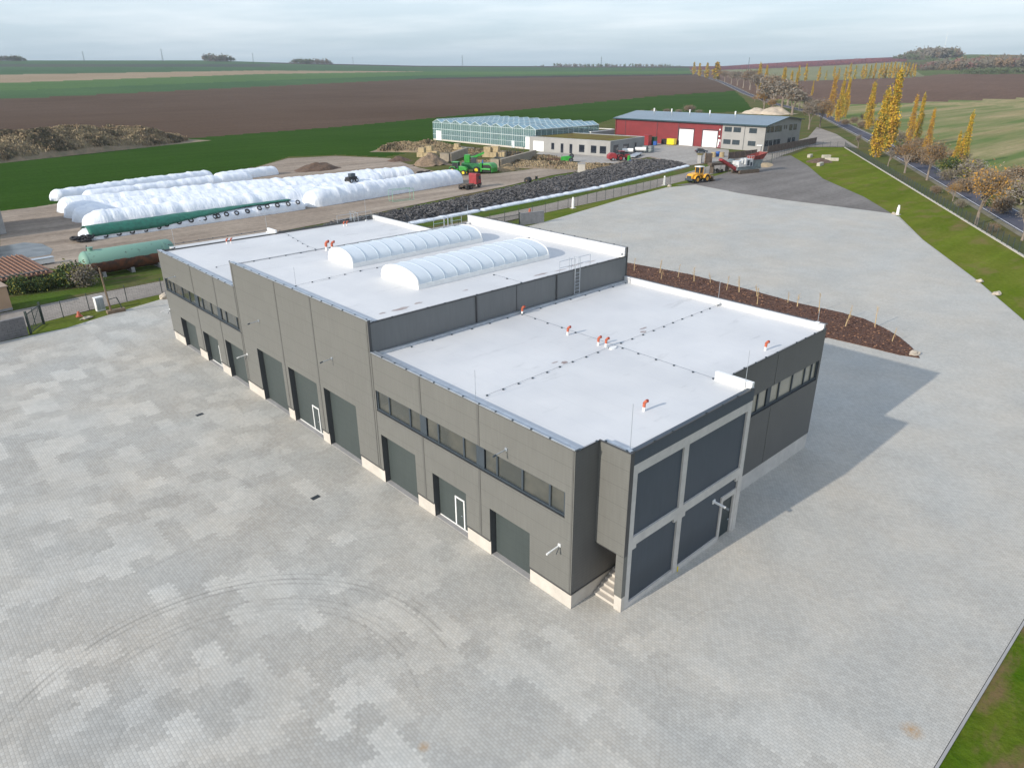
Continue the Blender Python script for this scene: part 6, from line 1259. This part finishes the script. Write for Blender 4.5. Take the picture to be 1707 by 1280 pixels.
for q, yt, pr, w, lb in (((1459, 262), 152, PY[0], 1.0, 'large bright yellow poplar in front, standing by the fence beside the road'), ((1476, 252), 124, PY[1], 1.0, 'tallest yellow poplar, just behind the big one beside the road'), ((1446, 215), 140, PY[0], .9, 'dull yellow poplar left of the tallest one across the road'),
    ((1383, 196), 129, PO[0], 1.0, 'orange yellow poplar, left one of the three by the road bend'), ((1396, 203), 136, PY[0], .85, 'yellow poplar, middle one of the three by the road bend'), ((1406, 196), 133, PY[1], .8, 'bright yellow poplar, right one of the three by the road bend'),
    ((1513, 243), 162, PO[0], .75, 'thin orange poplar, left one of the pair beyond the road'), ((1526, 240), 161, PY[1], .7, 'thin yellow poplar, right one of the pair beyond the road'), ((1543, 258), 184, PO[0], .8, 'orange poplar standing behind the rust brown tree'), ((1601, 276), 190, PY[0], .75, 'lone bright yellow poplar at the right above the stubble field'), ((1588, 282), 222, PY[1], .8, 'short yellow poplar left beside the lone right one')):
    place(pr, q, hpx(q, yt), lb, GP, q[0]*.7, w)
FARP = [(1330, 135, 110, 0), (1342, 136, 108, 1), (1364, 136, 112, 0), (1376, 134, 118, 2), (1389, 132, 111, 0), (1397, 134, 114, 0), (1408, 134, 112, 1), (1415, 132, 106, 0), (1424, 133, 110, 2), (1436, 133, 110, 0), (1441, 132, 108, 1), (1449, 132, 109, 2), (1456, 131, 106, 0), (1465, 132, 108, 1), (1470, 131, 105, 0), (1476, 131, 107, 0), (1482, 131, 105, 1), (1488, 131, 104, 0), (1494, 130, 106, 0), (1500, 130, 106, 1), (1506, 130, 105, 0), (1512, 129, 105, 0), (1518, 129, 107, 1), (1523, 129, 108, 0)]
for i, (x, yb, yt, k) in enumerate(FARP): pr = PD[0] if k == 2 else PF[k]; q = (x, yb); place(pr, q, hpx(q, yt), f'small distant poplar along the pale meadow, {ords[i]} from the left of its row', 'distant row of poplars', i*1.3, 1.0)
for i, (x, yb, yt, w) in enumerate(((1264, 150, 107, 1.1), (1275, 150, 111, 1.), (1303, 158, 114, 1.2), (1316, 160, 121, 1.), (1324, 162, 122, .8), (1353, 160, 136, .7), (1194, 133, 104, 2.4), (1178, 131, 106, 1.6), (1165, 128, 106, 1.4), (1156, 125, 105, 1.4))):
    q = (x, yb); place(PY[i % 2] if i < 6 else PF[i % 2], q, hpx(q, yt), ('yellow poplar rising behind the brown roadside trees, ' if i < 6 else 'far yellow tree at the vanishing end of the road, ')+ords[i if i < 6 else i-6]+(' from the left' if i < 6 else ' from the right'), 'poplars along the far road', i*2.1, w)
BR = [broad(1, [[LB], [LB, LT], [LO, LB]], 12, .36, 5, 10, .13, .15), broad(2, [[LT], [LP], [LB, LT]], 12, .38, 5, 7, .15, .15), broad(3, [[LO, LB], [LO], [LT, LB]], 12, .38, 5, 7, .15, .16), broad(4, [[LP], [LT, LP]], 12, .36, 5, 2, .14, .17)]
BF = [broad(21, [[LB], [LB, LT], [LT]], 12, .26, 5, 6, .17, .15), broad(22, [[LT], [LP], [LB, LT]], 12, .25, 5, 6, .17, .15), broad(23, [[LO, LB], [LO], [LT, LB]], 12, .25, 5, 6, .17, .15)]
RB = 'autumn trees along the road'
BT = [((1545, 300), 224, 0, 'rust brown round tree right of the big yellow poplars'), ((1508, 288), 222, 0, 'dull brown tree left of the rust brown one by the fence'), ((1480, 277), 246, 3, 'thin bare young tree on the near side of the road'), ((1430, 247), 222, 3, 'small bare tree at the fence corner beside the road'), ((1627, 374), 262, 2, 'orange tinged half bare tree by the fence at the right'), ((1588, 335), 300, 2, 'small pale yellow tree on the verge between two larger trees'), ((1704, 400), 330, 3, 'bare tree cut off by the right picture edge'),
      ((1366, 214), 158, 0, 'rust coloured tree, right one of two beside the farm road junction'), ((1348, 216), 162, 1, 'greyish brown tree, left one of two beside the farm road junction'), ((1320, 192), 142, 3, 'wide bare grey tree left of the road bend'), ((1302, 190), 126, 1, 'tall brown bare tree behind the sand heaps'), ((1287, 186), 128, 1, 'tall tan bare tree behind the larger sand heap'), ((1273, 184), 148, 2, 'orange brown tree above the smaller sand heap'), ((1283, 187), 163, 2, 'low yellow orange tree touching the larger sand heap'), ((1258, 170), 160, 2, 'straw coloured bush at the corner of the green field'),
      ((1313, 176), 130, 1, 'brown bare tree in the dense roadside clump, nearest the bend'), ((1290, 166), 122, 0, 'brown tree in the middle of the dense roadside clump'), ((1276, 160), 122, 1, 'greyish tree in the middle of the dense roadside clump'), ((1262, 156), 118, 1, 'dark bare tree left of the middle of the roadside clump'), ((1250, 150), 114, 0, 'purple brown tree in the left half of the roadside clump'), ((1239, 147), 117, 3, 'dark twiggy tree in the left half of the roadside clump'), ((1229, 143), 115, 1, 'brown tree near the left end of the roadside clump'), ((1219, 140), 116, 1, 'low brown tree second from the left end of the clump'), ((1208, 137), 117, 0, 'tan tree at the left end of the roadside clump'),
      ((1332, 182), 150, 1, 'grey bare tree across the road from the bend'), ((1345, 188), 158, 3, 'thin bare tree between road bend and orange poplars'), ((1358, 192), 162, 3, 'faint bare tree left of the three poplars')]
for i, (q, yt, k, lb) in enumerate(BT):
    pr = BF[k if k < 3 else 1] if q[1] < 200 else BR[k]; hh = hpx(q, yt); place(pr, q, hh, lb, RB, i*1.9, 1.4 if q[1] < 200 else .95, pr['h'])
# undergrowth on the far side of the road
BU = [broad(11, [[LB], [LT, LB], [LT]], 5, .5, 3, 22, .11, .16, multi=5), broad(12, [[LT], [LP], [LG, LT]], 5, .5, 3, 18, .11, .16, multi=5), broad(13, [[LDG], [LG, LDG]], 5, .5, 3, 34, .2, .2, multi=3)]
rr = random.Random(9); gl = ['dense thicket of brown leafless bushes along the far side of the road', 'grey twiggy bush in the thicket along the far side of the road', 'dark green bush in the thicket along the far side of the road']
zone = lambda x: 'below the three orange poplars' if x < 1450 else 'behind the big yellow poplars' if x < 1495 else 'under the pair of thin poplars' if x < 1535 else 'behind the rust brown tree' if x < 1575 else 'left of the lone right poplar' if x < 1598 else 'below the lone right poplar' if x < 1635 else 'right of the lone poplar' if x < 1667 else 'near the right picture edge'
PBU = [(1500, 238), (1515, 250), (1490, 232), (1530, 262), (1555, 262), (1570, 270), (1585, 290), (1602, 298), (1620, 300), (1640, 310), (1660, 318), (1680, 330), (1700, 340), (1560, 285), (1575, 300), (1610, 320), (1630, 332), (1652, 345), (1672, 355), (1694, 365), (1538, 248), (1500, 258), (1520, 270), (1545, 275), (1595, 275), (1645, 290), (1675, 305), (1700, 318), (1478, 222), (1465, 215), (1456, 210), (1440, 200), (1422, 205), (1435, 213), (1410, 208), (1620, 285), (1690, 300), (1665, 285)]
for i, q in enumerate(PBU):
    if i % 3 == 1 and q[0] > 1540: continue
    k = rr.choice((0, 0, 1, 1, 2)) if q[0] > 1470 else rr.choice((0, 1)); place(BU[k], q, rr.uniform(3.2, 6.0), f"{('brown leafless', 'grey twiggy', 'dark green')[k]} bush {'close to the far road edge' if q[1] > np.interp(q[0], [1400, 1500, 1600, 1707], [206, 248, 300, 350]) else 'at the field side of the thicket'} {zone(q[0])}", 'bushes in the roadside thicket', rr.uniform(0, 6), rr.uniform(1.0, 1.5), BU[k]['h'], 'bush', 'bush')
# near side verge bushes between fence and road
for i, (q, h, lb) in enumerate((((1560, 322), 2.2, 'low orange brown bush at the foot of the rust brown tree'), ((1600, 345), 2.0, 'low bush between fence and road left of the orange tree'), ((1652, 385), 1.8, 'low bush between fence and road near the right edge'))): place(BU[i % 2], q, h, lb, 'verge bushes', i, 1.2, BU[i % 2]['h'], 'bush', 'bush')
for q, h, k, lb in (((118, 476), 4.0, 2, 'round dark green bush beside the tiled shed'), ((137, 478), 3.6, 1, 'small bare shrub left of the green and rusty tank'), ((35, 488), 3.0, 2, 'dark green bush in front of the dark shed wall'), ((70, 484), 2.4, 2, 'low dark scrub in front of the tiled shed, right part'), ((90, 478), 2.0, 2, 'low green scrub at the corner of the tiled shed')): place(BU[k], q, h, lb, None, h, 1., BU[k]['h'], 'bush', 'bush')
for i, q in enumerate(((1070, 190), (1090, 189), (1110, 188), (1130, 189), (1150, 186), (1166, 190))): place(BU[i % 2], q, 3.0+(i == 4)*2, f'low dry bush behind the blue roof of the farm hall, {ords[i]} from the left', 'dry bushes behind the farm hall', i*1.1, 1.6, BU[i % 2]['h'], 'bush', 'bush')
# shrubs growing on the big mound
for pr in PY+PO+PF+PD+BR+BF+BU:
    for c in list(pr.children): bpy.data.objects.remove(c)
    bpy.data.objects.remove(pr)
# far woods and hedges: one mass each
def wood(name, P, w, h, n, mats, label, seed, size=3., per=1, cat='woodland', kind='stuff', base=.0):
    rr = random.Random(seed); mb = MB(); P = [at(*p) for p in P]; ds = [0]
    for a, b in zip(P, P[1:]): ds.append(ds[-1]+(b-a).length)
    crowns = []
    for i in range(n):
        t = rr.random()*ds[-1]; x = float(np.interp(t, ds, [p.x for p in P])); y_ = float(np.interp(t, ds, [p.y for p in P])); d = (P[-1]-P[0]).normalized(); o_ = rr.uniform(-1, 1)*w; x, y_ = x-d.y*o_, y_+d.x*o_
        e = min(1, .45+min(t, ds[-1]-t)/(ds[-1]*.25+.1)); hh = h*e*rr.uniform(.7, 1.1); z_ = tz(x, y_); m_ = mats[int((mnoise.noise(Vector((x*.02, y_*.02, seed)))*.5+.5+rr.uniform(-.12, .12))*len(mats)) % len(mats)]
        mb.tube((x, y_, z_-.5), (x, y_, z_+hh*.5), hh*.025, BARK, 3)
        for _ in range(34):
            u = Vector((rr.gauss(0, .4), rr.gauss(0, .4), rr.gauss(0, .34))); p = Vector((x, y_, z_+hh*.58))+Vector((u.x*hh*.45, u.y*hh*.45, u.z*hh*.55)); a = Vector((rr.uniform(-1, 1), rr.uniform(-1, 1), rr.uniform(-1, 1))).normalized(); b = a.orthogonal().normalized(); s = size*rr.uniform(.4, .9)*hh/14
            mb.add([p-a*s, p+b*s*.8, p+a*s, p-b*s*.8], [(0, 1, 2, 3)], m_)
    return tag(mb.build(name), label, cat, kind=kind)
WM = [leafm('far_wood_green', (.08, .105, .05), (.065, .085, .04)), leafm('far_wood_brown', (.19, .13, .075), (.15, .105, .065)), leafm('far_wood_grey', (.14, .12, .09), (.11, .10, .075))]
wood('woodland', [(1512, 98), (1560, 97), (1600, 95.5)], 60, 21, 260, [WM[0], WM[2], WM[1]], 'dark rounded wood on top of the right-hand hill', 1); wood('woodland', [(1490, 99), (1520, 100), (1560, 102)], 12, 13, 60, [WM[2], WM[0]], 'ragged trees trailing down left from the hilltop wood', 2)
wood('woodland', [(345, 102.6), (382, 102.8)], 25, 17, 90, [WM[0], WM[2]], 'small flat topped wood on the left skyline', 3); wood('woodland', [(-40, 102), (44, 102.2)], 20, 13, 110, [WM[0], WM[2]], 'low wood at the far left end of the skyline', 4); wood('woodland', [(484, 106.5), (555, 108.3)], 30, 14, 110, [WM[2], WM[0]], 'long low wood on the skyline left of centre', 5)
wood('hedgerow', [(890, 112.3), (960, 112.5), (1060, 112.8), (1140, 113)], 25, 10, 130, [WM[2], WM[0]], 'thin line of trees on the distant central skyline', 6, cat='hedge')
wood('hedgerow', [(1525, 118), (1580, 117), (1640, 113), (1690, 109), (1740, 106)], 45, 15, 260, [WM[1], WM[2], leafm('far_red_scrub', (.17, .09, .075), (.14, .08, .065))], 'long brown hedge of bare trees below the right-hand hill', 7, cat='hedge'); wood('hedgerow', [(1600, 124), (1640, 123.5), (1707, 122)], 14, 8, 70, [WM[0], WM[0], WM[2]], 'low dark green hedge at the edge of the right brown field', 8, cat='hedge')
wood('hedgerow', [(1620, 101), (1660, 100), (1720, 99)], 15, 10, 30, [WM[2], WM[1]], 'sparse round trees on the green slope at the right', 9, cat='hedge')
wood('orchard', [(1215, 113.5), (1330, 108), (1500, 99)], 210, 4.2, 1500, [leafm('orchard_red', (.22, .07, .07), (.17, .055, .065)), leafm('orchard_plum', (.16, .06, .075), (.14, .055, .07))], 'reddish orchard covering the long hill at the right', 10, 2.4, cat='orchard')
# power poles on the skyline and one mast
for i, (x, yb, yt) in enumerate(((141, 104, 85), (272, 104, 81), (423, 107, 88), (589, 109, 95), (771, 111.5, 92), (1002, 112, 94))):
    q = (x, yb); p = at(*q); h = hpx(q, yt); t = thing('power_pylon', f'thin power pylon on the horizon, {ords[i]} from the left', 'pylon', (p.x, p.y, p.z), -YAW+.3, 'power pylons on the horizon'); mb = MB()
    for sx in (-1, 1):
        for sy in (-1, 1): mb.tube((sx*h*.05, sy*h*.05, 0), (0, 0, h), h*.006, ANTH, 4)
    k = 0
    while k < 6: z0, z1 = h*k/6, h*(k+1)/6; w0, w1 = h*.05*(1-k/6), h*.05*(1-(k+1)/6); mb.tube((-w0, -w0, z0), (w1, -w1, z1), h*.004, ANTH, 3); mb.tube((w0, w0, z0), (-w1, w1, z1), h*.004, ANTH, 3); k += 1
    mb.build('lattice', t); mb = MB(); mb.tube((-h*.12, 0, h*.8), (h*.12, 0, h*.8), h*.006, ANTH, 4); mb.tube((-h*.09, 0, h*.9), (h*.09, 0, h*.9), h*.006, ANTH, 4); mb.build('cross_arm', t)
q = (1247, 118); p = at(*q); h = hpx(q, 96); t = thing('slanted_mast', 'slender mast rising above the brown roadside clump', 'mast', (p.x, p.y, p.z)); mb = MB(); mb.tube((0, 0, 0), (0, 0, h), .5, ANTH, 5); mb.build('shaft', t)
p = at(1571, 97); t = thing('radio_mast', 'pale thin radio mast above the hilltop wood', 'mast', (p.x, p.y, p.z)); mb = MB(); mb.tube((0, 0, 0), (0, 0, 58), .45, WHITE, 6, .2); mb.build('shaft', t); mb = MB(); mb.tube((0, 0, 44), (0, 0, 46), 1.2, WHITE, 8); mb.build('antenna_ring', t)

# ------------------------------------------------------------------ haze
hb = MB(); hb.box((-3400, -3400, -92), (3400, 3400, 130), ANTH); ho = hb.build('haze'); ho['kind'] = 'stuff'; ho['label'] = 'pale autumn haze lying over the fields'; ho.data.materials.clear()
hm = bpy.data.materials.new('haze'); hm.use_nodes = True; ht = hm.node_tree; ht.nodes.clear(); vo = ht.nodes.new('ShaderNodeOutputMaterial'); vp = ht.nodes.new('ShaderNodeVolumePrincipled'); vp.inputs['Color'].default_value = (.82, .9, 1, 1); vp.inputs['Density'].default_value = .00008; vp.inputs['Anisotropy'].default_value = .0; ht.links.new(vp.outputs[0], vo.inputs['Volume']); ho.data.materials.append(hm)
